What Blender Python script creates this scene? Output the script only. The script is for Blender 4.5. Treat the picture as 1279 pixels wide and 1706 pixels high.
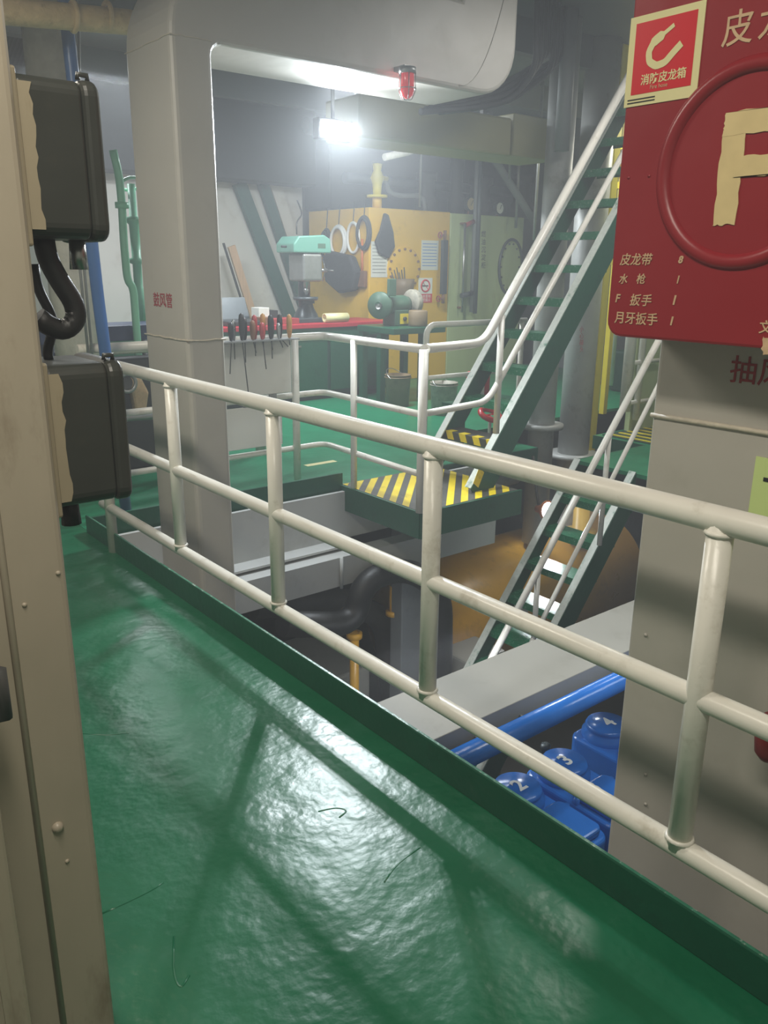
import bpy, bmesh, math, random
from mathutils import Vector, Matrix
random.seed(7)
PI = math.pi
for o in list(bpy.data.objects): bpy.data.objects.remove(o)
SC = bpy.context.scene
COL = SC.collection
V = Vector

# ------------------------------------------------------------------ camera, world, lights, exposure
EYE = 1.47
YAW, PITCH, ROLL, FPX = 0.68036094, 0.2919306, 0.00988763, 1367.865
W_, H_ = 1279, 1706
_f = V((math.sin(YAW)*math.cos(PITCH), math.cos(YAW)*math.cos(PITCH), -math.sin(PITCH)))
_r = V((math.cos(YAW), -math.sin(YAW), 0)); _u = _r.cross(_f)
CR = _r*math.cos(ROLL) + _u*math.sin(ROLL); CU = -_r*math.sin(ROLL) + _u*math.cos(ROLL); CF = _f
CAM = V((0, 0, EYE))
cd = bpy.data.cameras.new('camera'); co = bpy.data.objects.new('camera', cd); COL.objects.link(co)
cd.sensor_fit = 'VERTICAL'; cd.sensor_height = 36; cd.lens = FPX/H_*36; cd.clip_start = 0.02
M = Matrix((CR, CU, -CF)).transposed().to_4x4(); M.translation = CAM
co.matrix_world = M
SC.camera = co

SC.view_settings.view_transform = 'Standard'; SC.view_settings.look = 'None'
SC.view_settings.exposure = 0.0; SC.view_settings.gamma = 1; SC.view_settings.use_curve_mapping = False
wd = bpy.data.worlds.new('world'); SC.world = wd; wd.use_nodes = True
wd.node_tree.nodes['Background'].inputs[0].default_value = (0.80, 0.86, 0.9, 1)
wd.node_tree.nodes['Background'].inputs[1].default_value = 0.05
_vs = wd.node_tree.nodes.new('ShaderNodeVolumeScatter')      # thin, even haze added to imitate lens glare around the lamp
_vs.inputs['Density'].default_value = .022; _vs.inputs['Color'].default_value = (.92, .96, 1, 1); _vs.inputs['Anisotropy'].default_value = .35
wd.node_tree.links.new(_vs.outputs[0], wd.node_tree.nodes['World Output'].inputs['Volume'])

def area(name, loc, size, power, color, rot=(0, 0, 0), sy=None):
    l = bpy.data.lights.new(name, 'AREA'); l.energy = power; l.color = color; l.size = size
    if sy: l.shape = 'RECTANGLE'; l.size_y = sy
    o = bpy.data.objects.new(name, l); COL.objects.link(o); o.location = loc; o.rotation_euler = rot; return o
WARM = (1.0, 0.93, 0.80); COOL = (0.90, 0.96, 1.0)
area('deck_tube_light', (0.1, 0.3, 2.78), 0.25, 40, WARM, sy=1.2)
area('deck_tube_light_far', (0.2, 3.2, 2.78), 0.25, 50, WARM, sy=1.2)
area('workshop_tube_light', (5.2, 6.6, 3.0), 1.2, 130, COOL, sy=0.25)
area('workshop_tube_light_left', (3.0, 7.6, 3.0), 1.2, 90, COOL, sy=0.25)
area('stair_tube_light', (4.6, 2.6, 3.1), 1.2, 40, (1, .98, .93), sy=0.25)
area('right_bay_tube_light', (7.6, 4.6, 3.0), 0.25, 60, (1, .97, .82), sy=1.2)
area('engine_fill_light', (3.3, 1.75, -0.06), 0.9, 4.6, COOL, sy=0.2)  # added fill light over the engine covers, no fixture hangs here
area('lower_fill_light', (3.0, 3.3, -0.7), 0.9, 15, COOL, sy=0.2)  # added fill light to brighten the beams below the platform

# ------------------------------------------------------------------ pixel -> world point (photo frame 1279x1706)
def ray(x, y): return CR*(x-W_/2) - CU*(y-H_/2) + CF*FPX
def onx(x, y, X): d = ray(x, y); return CAM + d*((X-CAM.x)/d.x)
def ony(x, y, Y): d = ray(x, y); return CAM + d*((Y-CAM.y)/d.y)
def onz(x, y, Z): d = ray(x, y); return CAM + d*((Z-CAM.z)/d.z)

# ------------------------------------------------------------------ materials
def s2l(c): c /= 255.0; return c/12.92 if c <= .04045 else ((c+.055)/1.055)**2.4
def rgb(r, g, b): return (s2l(r), s2l(g), s2l(b), 1)
MATS = {}
def mat(name, col, rough=.45, metal=0., var=.10, vs=5., bump=.0, bs=45., bump2=0., bs2=6., dirt=None, damt=.0, ds=7., coat=0., rvar=.08, stretch=(1, 1, 1), emit=None, est=0):
    m = bpy.data.materials.new(name); m.use_nodes = True; MATS[name] = m
    n = m.node_tree.nodes; L = m.node_tree.links; b = n['Principled BSDF']
    b.inputs['Metallic'].default_value = metal
    b.inputs['Coat Weight'].default_value = coat
    if emit:
        b.inputs['Emission Color'].default_value = emit; b.inputs['Emission Strength'].default_value = est
    tc = n.new('ShaderNodeTexCoord'); mp = n.new('ShaderNodeMapping'); L.new(tc.outputs['Object'], mp.inputs[0]); mp.inputs['Scale'].default_value = stretch
    nz = n.new('ShaderNodeTexNoise'); nz.inputs['Scale'].default_value = vs; nz.inputs['Detail'].default_value = 5; L.new(mp.outputs[0], nz.inputs[0])
    mx = n.new('ShaderNodeMix'); mx.data_type = 'RGBA'
    mx.inputs[6].default_value = tuple(max(0, c*(1-var*1.6)) for c in col[:3])+(1,)
    mx.inputs[7].default_value = tuple(min(1, c*(1+var*1.6)) for c in col[:3])+(1,)
    L.new(nz.outputs[0], mx.inputs[0]); out = mx.outputs[2]
    if dirt:
        n2 = n.new('ShaderNodeTexNoise'); n2.inputs['Scale'].default_value = ds; n2.inputs['Detail'].default_value = 8; n2.inputs['Roughness'].default_value = .7; L.new(mp.outputs[0], n2.inputs[0])
        cr = n.new('ShaderNodeValToRGB'); cr.color_ramp.elements[0].position = .56; cr.color_ramp.elements[1].position = .72
        cr.color_ramp.elements[1].color = (damt, damt, damt, 1); L.new(n2.outputs[0], cr.inputs[0])
        m2 = n.new('ShaderNodeMix'); m2.data_type = 'RGBA'; L.new(cr.outputs[0], m2.inputs[0]); L.new(out, m2.inputs[6]); m2.inputs[7].default_value = dirt; out = m2.outputs[2]
    L.new(out, b.inputs['Base Color'])
    mr = n.new('ShaderNodeMapRange'); L.new(nz.outputs[0], mr.inputs[0]); mr.inputs[3].default_value = max(.02, rough-rvar); mr.inputs[4].default_value = rough+rvar
    L.new(mr.outputs[0], b.inputs['Roughness'])
    prev = None
    for (st, sc_) in ((bump, bs), (bump2, bs2)):
        if st > 0:
            nb = n.new('ShaderNodeTexNoise'); nb.inputs['Scale'].default_value = sc_; nb.inputs['Detail'].default_value = 3; L.new(mp.outputs[0], nb.inputs[0])
            bp = n.new('ShaderNodeBump'); bp.inputs['Strength'].default_value = st; bp.inputs['Distance'].default_value = .25/sc_; L.new(nb.outputs[0], bp.inputs['Height'])
            if prev: L.new(prev, bp.inputs['Normal'])
            prev = bp.outputs[0]
    if prev: L.new(prev, b.inputs['Normal'])
    return m
GRIME = rgb(70, 62, 50)
mat('deck_green', rgb(10, 94, 62), .32, var=.16, vs=3.2, bump=.16, bs=38, bump2=.22, bs2=7, rvar=.07, dirt=rgb(60, 110, 92), damt=.35, ds=5)
mat('green_paint', rgb(16, 80, 58), .34, var=.10, bump=.18, bs=30, dirt=rgb(20, 40, 34), damt=.4)  # darkened green puts the shade of the stair webs into the paint
mat('platform_green', rgb(26, 122, 86), .35, var=.10, bump=.15, bs=20, bump2=.1)
mat('tread_green', rgb(20, 112, 76), .28, var=.15, bump=.9, bs=85, dirt=rgb(185, 195, 185), damt=.75, ds=60)  # pale specks painted in for glints on the tread plate
mat('lit_flange', rgb(206, 212, 204), .35, var=.12, vs=40, bump=.3, bs=60, dirt=rgb(40, 120, 88), damt=1., ds=9)  # pale base paints in the lamp light falling on the stringer flanges
mat('worn_edge_paint', rgb(44, 106, 82), .32, var=.3, vs=40, bump=.3, bs=60, dirt=rgb(205, 212, 204), damt=.9, ds=34)
mat('rail_white', rgb(226, 223, 213), .30, var=.06, bump=.10, bs=26, dirt=rgb(150, 138, 112), damt=.45, ds=9)
mat('duct_paint', rgb(176, 172, 163), .42, var=.05, vs=3, bump=.05, bs=12, bump2=.12, bs2=2.2, dirt=rgb(140, 134, 120), damt=.25, ds=3)
mat('post_beige', rgb(166, 156, 138), .40, var=.07, vs=6, bump=.10, bs=22, bump2=.2, bs2=4, dirt=rgb(105, 88, 66), damt=.55, ds=6, stretch=(1, 1, .35))
mat('weld_paint', rgb(186, 178, 160), .5, var=.2, vs=60, bump=.5, bs=90)
mat('cabinet_red', rgb(142, 32, 40), .34, var=.06, vs=3, bump=.05, bs=18, bump2=.08, bs2=3)
mat('valve_red', rgb(112, 28, 30), .35, var=.2, vs=20)
mat('dull_red', rgb(150, 42, 44), .6, var=.25, vs=60)
mat('sticker_red', rgb(205, 26, 40), .35, var=.03)
mat('sticker_cream', rgb(222, 214, 160), .45, var=.04)
mat('letter_cream', rgb(214, 192, 140), .5, var=.08, vs=30)
mat('letter_dull', rgb(200, 168, 132), .55, var=.15, vs=60)
mat('pale_green', rgb(196, 214, 140), .5, var=.04)
mat('ink', rgb(28, 30, 30), .6)
mat('white_print', rgb(228, 230, 226), .5, var=.05)
mat('black_box', rgb(52, 54, 50), .38, var=.15, vs=9, bump=.06, bs=40, dirt=rgb(84, 78, 66), damt=.35, ds=6)
mat('overspray', rgb(150, 139, 116), .55, var=.2, vs=9, dirt=rgb(110, 96, 70), damt=.6, ds=12, stretch=(1, 1, .3))
mat('rubber', rgb(24, 24, 24), .5, var=.2, vs=20, bump=.3, bs=60)
mat('hazard_yellow', rgb(226, 200, 24), .4, var=.08, vs=12, dirt=rgb(110, 96, 30), damt=.5, ds=16)
mat('hazard_black', rgb(62, 62, 56), .5, var=.15, vs=14, dirt=rgb(120, 118, 100), damt=.4, ds=18)
mat('girder_grey', rgb(150, 148, 140), .5, var=.07, vs=3, bump=.06, bs=10, dirt=rgb(120, 116, 106), damt=.4, ds=4)
mat('girder_white', rgb(190, 191, 189), .5, var=.05, vs=3, dirt=rgb(150, 148, 140), damt=.35, ds=4)
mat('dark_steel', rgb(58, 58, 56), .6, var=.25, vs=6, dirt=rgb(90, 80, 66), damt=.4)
mat('dark_grey', rgb(44, 46, 48), .7, var=.25, vs=5)  # plain dark grey for casings and for the added dark boxes
mat('wall_grey', rgb(120, 124, 126), .6, var=.10, vs=2, dirt=rgb(80, 80, 80), damt=.4, ds=3)
mat('wall_white', rgb(205, 204, 196), .55, var=.05, vs=2, dirt=rgb(160, 152, 136), damt=.35, ds=3)
mat('ceiling_paint', rgb(96, 100, 102), .6, var=.12, vs=2)
mat('silver_lagging', rgb(172, 174, 172), .48, metal=.1, var=.12, vs=5, bump=.12, bs=9, dirt=rgb(110, 108, 98), damt=.5, ds=5)
mat('galvanised', rgb(150, 152, 150), .4, metal=.7, var=.12, vs=20)
mat('steel', rgb(170, 172, 172), .3, metal=.9, var=.1, vs=20)
mat('pipe_dark', rgb(62, 70, 74), .35, metal=.2, var=.2, vs=10)
mat('tank_yellow', rgb(222, 178, 52), .35, var=.07, vs=4, bump=.06, bs=14, dirt=rgb(150, 118, 50), damt=.35, ds=4)
mat('tank_yellow_deep', rgb(214, 160, 48), .3, var=.10, vs=4, bump=.08, bs=10, dirt=rgb(120, 84, 28), damt=.45, ds=4)
mat('yellow_bright', rgb(214, 196, 48), .4, var=.08)
mat('panel_green', rgb(176, 190, 142), .45, var=.08, vs=4, dirt=rgb(120, 112, 76), damt=.4, ds=5, stretch=(1, 1, .3))
mat('yellow_olive', rgb(150, 146, 104), .45, var=.1, vs=3)
mat('dark_green', rgb(26, 58, 50), .4, var=.15, vs=6)
mat('beam_green', rgb(48, 88, 82), .4, var=.12, vs=6)
mat('mint', rgb(92, 144, 128), .35, var=.05)
mat('mint_pipe', rgb(130, 196, 164), .35, var=.08)
mat('grinder_green', rgb(62, 92, 74), .4, var=.1)
mat('bench_red', rgb(176, 30, 48), .4, var=.12, vs=7)
mat('blue_paint', rgb(34, 108, 194), .22, var=.12, vs=5, bump=.10, bs=16, rvar=.06)
mat('blue_pole', rgb(44, 92, 150), .35, var=.12)
mat('navy', rgb(30, 52, 92), .4, var=.12)
mat('lagging_cloth', rgb(196, 172, 128), .7, var=.25, vs=16, bump=.6, bs=30, dirt=rgb(130, 104, 70), damt=.6, ds=14)
mat('lagging_white', rgb(206, 202, 190), .7, var=.15, vs=14, bump=.5, bs=28)
mat('wood', rgb(190, 160, 128), .6, var=.15, vs=6, stretch=(8, 8, .8))
mat('paper', rgb(210, 212, 204), .7, var=.03)
mat('cloth_dark', rgb(52, 54, 58), .8, var=.3, vs=14, bump=.5, bs=30)
mat('bucket_tan', rgb(122, 104, 78), .5, var=.2, vs=9, dirt=rgb(40, 36, 30), damt=.6)
mat('bucket_grey', rgb(150, 146, 132), .5, var=.3, vs=18, dirt=rgb(40, 40, 36), damt=.9, ds=26)
mat('red_plastic', rgb(206, 34, 40), .3, var=.08)
mat('blue_label', rgb(70, 120, 200), .4)
mat('handle_black', rgb(44, 44, 46), .35, var=.2, vs=30)
mat('handle_red', rgb(170, 60, 60), .35, var=.2, vs=30)
mat('handle_amber', rgb(190, 140, 80), .3, var=.2, vs=30)
mat('brown', rgb(120, 82, 56), .6, var=.2)
mat('orange', rgb(206, 112, 48), .4)
mat('lamp_emit', rgb(235, 244, 255), .3, emit=(.86, .94, 1, 1), est=260)
mat('lamp_emit_low', rgb(235, 244, 255), .3, emit=(.92, .95, 1, 1), est=60)
gm = mat('red_glass', rgb(200, 30, 40), .1, var=.02, emit=(.8, .05, .06, 1), est=.25)
gm2 = mat('clear_glass', rgb(235, 238, 240), .05, var=.01); gm2.node_tree.nodes['Principled BSDF'].inputs['Transmission Weight'].default_value = .8

# ------------------------------------------------------------------ mesh helpers
class MB:
    def __init__(s): s.v = []; s.f = []; s.sm = []
    def add(s, vs, fs, smooth=False):
        n = len(s.v); s.v += [V(p) for p in vs]
        for f in fs: s.f.append([i+n for i in f]); s.sm.append(smooth)
        return s
    def box(s, x0, x1, y0, y1, z0, z1):
        return s.add([(x0, y0, z0), (x1, y0, z0), (x1, y1, z0), (x0, y1, z0), (x0, y0, z1), (x1, y0, z1), (x1, y1, z1), (x0, y1, z1)],
                     [(0, 3, 2, 1), (4, 5, 6, 7), (0, 1, 5, 4), (1, 2, 6, 5), (2, 3, 7, 6), (3, 0, 4, 7)])
    def bar(s, a, b, w, h, up=(0, 0, 1)):
        a, b = V(a), V(b); d = (b-a).normalized(); up = V(up); sd = d.cross(up)
        if sd.length < 1e-4: sd = d.cross(V((0, 1, 0)))
        sd.normalize(); u = sd.cross(d)
        vs = [p + sd*(w/2*i) + u*(h/2*j) for p in (a, b) for i, j in ((-1, -1), (1, -1), (1, 1), (-1, 1))]
        return s.add(vs, [(0, 1, 2, 3)[::-1], (4, 5, 6, 7), (0, 1, 5, 4), (1, 2, 6, 5), (2, 3, 7, 6), (3, 0, 4, 7)])
    def tube(s, pts, r, n=12, caps=True, rs=None):
        pts = [V(p) for p in pts]; m = len(pts); vs = []; fs = []; pu = None
        for i, p in enumerate(pts):
            d = (pts[min(i+1, m-1)]-pts[max(i-1, 0)]).normalized()
            if pu is None:
                pu = V((0, 0, 1)) if abs(d.z) < .9 else V((1, 0, 0))
            sd = d.cross(pu).normalized(); pu = sd.cross(d).normalized()
            k = 1.0
            if 0 < i < m-1:
                c = (pts[i]-pts[i-1]).normalized().dot((pts[i+1]-pts[i]).normalized()); k = 1/max(.5, math.sqrt((1+max(-.9, c))/2))
            rr = rs[i] if rs else r
            for j in range(n):
                a = 2*PI*j/n; vs.append(p + sd*(math.cos(a)*rr) + pu*(math.sin(a)*rr))
        for i in range(m-1):
            for j in range(n):
                fs.append((i*n+j, i*n+(j+1) % n, (i+1)*n+(j+1) % n, (i+1)*n+j))
        s.add(vs, fs, True)
        if caps:
            s.add(vs[:n], [tuple(range(n))[::-1]]); s.add(vs[-n:], [tuple(range(n))])
        return s
    def cyl(s, a, b, r, n=24, r2=None): return s.tube([a, b], r, n, True, [r, r if r2 is None else r2])
    def lathe(s, c, prof, axis=(0, 0, 1), n=28, flat=False):
        c = V(c); ax = V(axis).normalized(); t = V((1, 0, 0)) if abs(ax.x) < .8 else V((0, 1, 0))
        e1 = ax.cross(t).normalized(); e2 = ax.cross(e1); vs = []; fs = []
        for (r, h) in prof:
            for j in range(n):
                a = 2*PI*j/n; vs.append(c + ax*h + (e1*math.cos(a)+e2*math.sin(a))*max(r, 1e-5))
        for i in range(len(prof)-1):
            for j in range(n): fs.append((i*n+j, i*n+(j+1) % n, (i+1)*n+(j+1) % n, (i+1)*n+j))
        return s.add(vs, fs, not flat)
    def ring(s, c, axis, R, r, n=32, m=10, sx=1., sz=1., a0=0., a1=2*PI, t=None):
        c = V(c); ax = V(axis).normalized(); tt = V(t) if t else (V((0, 0, 1)) if abs(ax.z) < .8 else V((1, 0, 0)))
        e1 = ax.cross(tt).normalized(); e2 = e1.cross(ax)
        full = abs(a1-a0-2*PI) < 1e-6; k = n if full else n+1; vs = []; fs = []
        for i in range(k):
            a = a0+(a1-a0)*i/n; d = (e1*math.cos(a)*sx + e2*math.sin(a)*sz); p = c + d*R; dn = d.normalized()
            for j in range(m):
                b = 2*PI*j/m; vs.append(p + dn*(math.cos(b)*r) + ax*(math.sin(b)*r))
        for i in range(k if full else k-1):
            for j in range(m):
                i2 = (i+1) % k; fs.append((i*m+j, i2*m+j, i2*m+(j+1) % m, i*m+(j+1) % m))
        return s.add(vs, fs, True)
    def prism(s, poly, org, e1, e2, ex, smooth=False):
        org, e1, e2, ex = V(org), V(e1), V(e2), V(ex); n = len(poly)
        a = [org + e1*p + e2*q for p, q in poly]; b = [p+ex for p in a]
        s.add(a+b, [(i, (i+1) % n, n+(i+1) % n, n+i) for i in range(n)], smooth)
        s.add(a, [tuple(range(n))[::-1]]); s.add(b, [tuple(range(n))]); return s
    def mesh(s, name, off=V((0, 0, 0))):
        me = bpy.data.meshes.new(name)
        me.from_pydata([tuple(p-off) for p in s.v], [], s.f); me.validate(clean_customdata=False)
        for p, q in zip(me.polygons, s.sm): p.use_smooth = q
        bm = bmesh.new(); bm.from_mesh(me)
        bmesh.ops.remove_doubles(bm, verts=bm.verts, dist=1e-5)
        bmesh.ops.recalc_face_normals(bm, faces=bm.faces); bm.to_mesh(me); bm.free(); return me
    def build(s, name, m, parent=None, bev=0, seg=2, local=False):
        off = V((0, 0, 0))
        if parent and not local: off = WL.get(parent.name, V((0, 0, 0)))
        o = bpy.data.objects.new(name, s.mesh(name, off)); COL.objects.link(o)
        o.data.materials.append(MATS[m])
        if parent: o.parent = parent; WL[o.name] = off
        if bev:
            b = o.modifiers.new('bevel', 'BEVEL'); b.width = bev; b.segments = seg; b.limit_method = 'ANGLE'; b.angle_limit = .6
        return o
WL = {}
def thing(name, label, cat, loc=(0, 0, 0), rz=0, group=None):
    o = bpy.data.objects.new(name, None); COL.objects.link(o); o.location = loc; o.rotation_euler = (0, 0, rz); o.empty_display_size = .05
    o['label'] = label; o['category'] = cat
    if group: o['group'] = group
    WL[o.name] = V(loc); return o
def tag(o, label, cat, group=None):
    o['label'] = label; o['category'] = cat
    if group: o['group'] = group
    return o
def struct(o, label=None):
    o['kind'] = 'structure'
    if label: o['label'] = label
    return o
def one(name, mb, m, label, cat, group=None, bev=0): return tag(mb.build(name, m, bev=bev), label, cat, group)
def B(*a): return MB().box(*a)
def rp(pts, r=.08, n=6):
    pts = [V(p) for p in pts]; out = [pts[0]]
    for i in range(1, len(pts)-1):
        a, b, c = pts[i-1], pts[i], pts[i+1]
        p = b+(a-b).normalized()*min(r, (a-b).length*.48); q = b+(c-b).normalized()*min(r, (c-b).length*.48)
        for k in range(n+1):
            t = k/n; out.append(p*(1-t)**2 + b*2*t*(1-t) + q*t*t)
    out.append(pts[-1]); return out
def rrect(x0, x1, y0, y1, r, n=5):
    out = []
    for cx, cy, a0 in ((x1-r, y1-r, 0), (x0+r, y1-r, 90), (x0+r, y0+r, 180), (x1-r, y0+r, 270)):
        for k in range(n+1):
            a = math.radians(a0+90*k/n); out.append((cx+r*math.cos(a), cy+r*math.sin(a)))
    return out
def text(s, size, loc, right, up, m, parent=None, name='lettering', ext=.0006, bold=0., align='LEFT', sx=1., shear=0., space=1.0):
    cu = bpy.data.curves.new('txt', 'FONT'); cu.body = s; cu.size = size; cu.extrude = ext; cu.offset = bold; cu.align_x = align; cu.shear = shear; cu.space_character = space; cu.resolution_u = 3
    t = bpy.data.objects.new('txt', cu); COL.objects.link(t)
    bpy.context.view_layer.update()
    me = bpy.data.meshes.new_from_object(t.evaluated_get(bpy.context.evaluated_depsgraph_get()))
    bpy.data.objects.remove(t)
    right, up = V(right).normalized(), V(up).normalized(); nn = right.cross(up)
    off = WL.get(parent.name, V((0, 0, 0))) if parent else V((0, 0, 0)); loc = V(loc)
    for v in me.vertices: v.co = loc + right*(v.co.x*sx) + up*v.co.y + nn*v.co.z - off
    me.materials.clear(); me.materials.append(MATS[m]); me.name = name
    o = bpy.data.objects.new(name, me); COL.objects.link(o)
    if parent: o.parent = parent; WL[o.name] = off
    return o
NX = ((0, -1, 0), (0, 0, 1))     # text on a face that looks towards -X
NY = ((1, 0, 0), (0, 0, 1))      # text on a face that looks towards -Y

# ================================================================== SETTING
Z_LOW = -2.6
fl = struct(B(-2.6, 1.487, -1.6, 10, -.012, 0).build('floor', 'deck_green'), 'glossy green painted steel deck in the foreground')
for pts, r in (([onz(170, 1522, 0), onz(215, 1502, 0), onz(255, 1482, 0), onz(272, 1470, 0)], .004), ([onz(135, 1222, 0), onz(180, 1225, 0), onz(215, 1221, 0)], .003),
               ([onz(530, 1352, 0), onz(560, 1345, 0), onz(580, 1350, 0), onz(565, 1362, 0)], .004), ([onz(290, 1560, 0), onz(288, 1620, 0), onz(300, 1650, 0), onz(315, 1625, 0)], .004),
               ([onz(700, 1412, 0), onz(660, 1440, 0), onz(640, 1470, 0)], .003)):
    MB().tube([p+V((0, 0, -r*.62)) for p in rp(pts, .05)], r, 8).build('paint_ridge', 'deck_green', fl)
cm = struct(B(1.473, 1.487, -1.6, 4.5, .0, .105).build('trim_1', 'green_paint', bev=.004), 'green coaming along the deck edge below the railing')
B(1.4755, 1.4845, -1.5, 4.45, .105, .1062).build('worn_edge', 'worn_edge_paint', cm)
struct(B(1.36, 1.472, -1.6, 10, -.34, -.013).build('deck_edge_beam', 'girder_white'), 'edge beam under the foreground deck')
# platform across the opening, in three plates
pf = MB().box(1.49, 5.3, 4.5, 10, -.03, 0).box(5.3, 10, 5.35, 10, -.03, 0).box(3.25, 4.15, 3.65, 4.5, -.03, 0).box(6.15, 10, -1.6, 4.55, -.03, 0).box(5.2, 6.15, 2.7, 4.0, -.03, 0)
plat = struct(pf.build('floor_platform', 'platform_green'), 'green platform deck across the opening')
struct(MB().box(1.49, 3.26, 4.49, 4.51, -.06, .085).build('trim_2', 'green_paint'), 'dark green toe plate of the far platform')
struct(MB().box(3.24, 4.16, 3.635, 3.65, -.17, .004).box(3.235, 3.25, 3.65, 4.5, -.17, .004).build('trim_3', 'green_paint'), 'green edge plate around the striped landing')
struct(MB().box(5.2, 6.15, 2.68, 2.70, -.12, .05).box(5.2, 6.15, 4.0, 4.02, -.12, .0).box(4.15, 5.3, 4.49, 4.51, -.12, .0).box(5.3, 5.32, 4.5, 5.35, -.12, .0).box(6.13, 6.15, 4.02, 4.55, -.12, .0).build('trim_4', 'green_paint'), 'green edge plate beyond the lower stair')
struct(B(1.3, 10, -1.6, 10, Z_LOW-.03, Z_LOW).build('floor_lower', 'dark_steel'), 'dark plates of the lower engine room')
struct(B(-2.6, 10, -1.6, 10, 3.35, 3.4).build('ceiling', 'ceiling_paint'))
struct(B(-2.65, 10, 10, 10.05, Z_LOW, 3.4).build('wall_back', 'wall_grey'))
struct(B(10, 10.05, -1.6, 10, Z_LOW, 3.4).build('wall_right', 'wall_grey'))
struct(B(-2.65, -2.6, -1.6, 10, -.1, 3.4).build('wall_left', 'wall_white'))
struct(B(-2.65, 10, -1.65, -1.6, Z_LOW, 3.4).build('wall_front', 'wall_white'))
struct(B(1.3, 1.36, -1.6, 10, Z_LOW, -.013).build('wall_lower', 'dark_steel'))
for i, y in enumerate((5.0, 6.6, 8.2)):
    struct(B(-2.6, 10, y, y+.09, 3.1, 3.349).build('ceiling_beam', 'ceiling_paint'), 'steel deck beam under the ceiling')
# girders in the opening
struct(B(1.49, 4.6, 4.43, 4.46, -.37, -.031).box(1.49, 3.24, 4.30, 4.46, -.385, -.37).build('platform_girder', 'girder_white'), 'white girder web under the far platform')
g = struct(MB().box(1.49, 4.52, 4.2, 4.23, -.61, -.415).box(1.49, 4.52, 4.2, 4.34, -.415, -.405).build('beam_grey', 'girder_white'), 'grey beam below the far platform')
p = ony(568, 960, 4.19); MB().cyl((p.x, 4.185, -.62), (p.x, 4.185, -.40), .012, 8).build('drain_stub', 'girder_white', g)
gp = struct(MB().box(1.49, 7.5, 2.29, 2.69, -.52, -.5).box(1.49, 7.5, 2.29, 2.31, -.72, -.52).box(1.49, 7.5, 2.66, 2.68, -.72, -.52).build('box_girder', 'girder_grey', bev=.004), 'wide grey box girder across the opening above the engine')
for px, py in ((870, 1175), (795, 1215)):
    q = ony(px, py, 2.28); B(q.x-.006, q.x+.006, 2.25, 2.289, -.70, -.58).build('bracket', 'girder_grey', gp)

# ================================================================== RAILINGS
def weld(mb, p, axis, r): mb.ring(p, axis, r, .006, 16, 6)
RX = 1.475
t = thing('guard_rail', 'white three-bar guard rail crossing the whole foreground above the green coaming', 'railing', (RX, 0, 0))
for z, r in ((1.0, .0275), (.612, .0245), (.243, .0245)):
    MB().tube([(RX, -1.5, z), (RX, 1.2, z), (RX, 4.2, z)], r, 20).build('rail', 'rail_white', t)
for y in (-.88, -.05, .775, 1.61, 2.44, 3.26):
    m = MB().cyl((RX, y, .243), (RX, y, 1.0), .0265, 20)
    o = m.build('post', 'rail_white', t)
    for z in (.975, .268): w = MB(); weld(w, (RX, y, z), (0, 0, 1), .0265); w.build('weld_bead', 'rail_white', o)
MB().cyl((RX, 4.10, .0), (RX, 4.10, 1.0), .0265, 20).build('post', 'rail_white', t)
MB().cyl((RX, -1.4, .0), (RX, -1.4, 1.0), .0265, 20).build('post', 'rail_white', t)

t = thing('platform_rail', 'white guard rail around the far platform corner above the striped landing', 'railing', (3.25, 4.6, 0))
FX, FY = 3.27, 4.74
for z, r in ((1.0, .027), (.612, .021), (.243, .02)):
    pts = [(1.6, FY, z), (FX+.03, FY+.02, z), (3.25, 3.66, z)]
    if z == 1.0:
        pass
    MB().tube(rp(pts, .09), r, 16).build('rail', 'rail_white', t)
for (x, y, r) in ((3.05, FY, .026), (3.26, 4.36, .022), (3.25, 3.66, .028), (2.2, FY, .022)):
    MB().cyl((x, y, 0), (x, y, 1.0), r, 16).build('post', 'rail_white', t)

t = thing('back_rail', 'white guard rail behind the upper stair with a curved end', 'railing', (4.33, 4.85, 0))
MB().tube(rp([(4.33, 4.85, 0), (4.33, 4.85, 1.03), (5.45, 4.83, 1.03)], .1), .024, 16).build('rail', 'rail_white', t)
MB().tube([(4.33, 4.85, .62), (5.45, 4.83, .62)], .019, 14).build('rail', 'rail_white', t)
MB().cyl((5.4, 4.83, 0), (5.4, 4.83, 1.03), .022, 14).build('post', 'rail_white', t)

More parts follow.
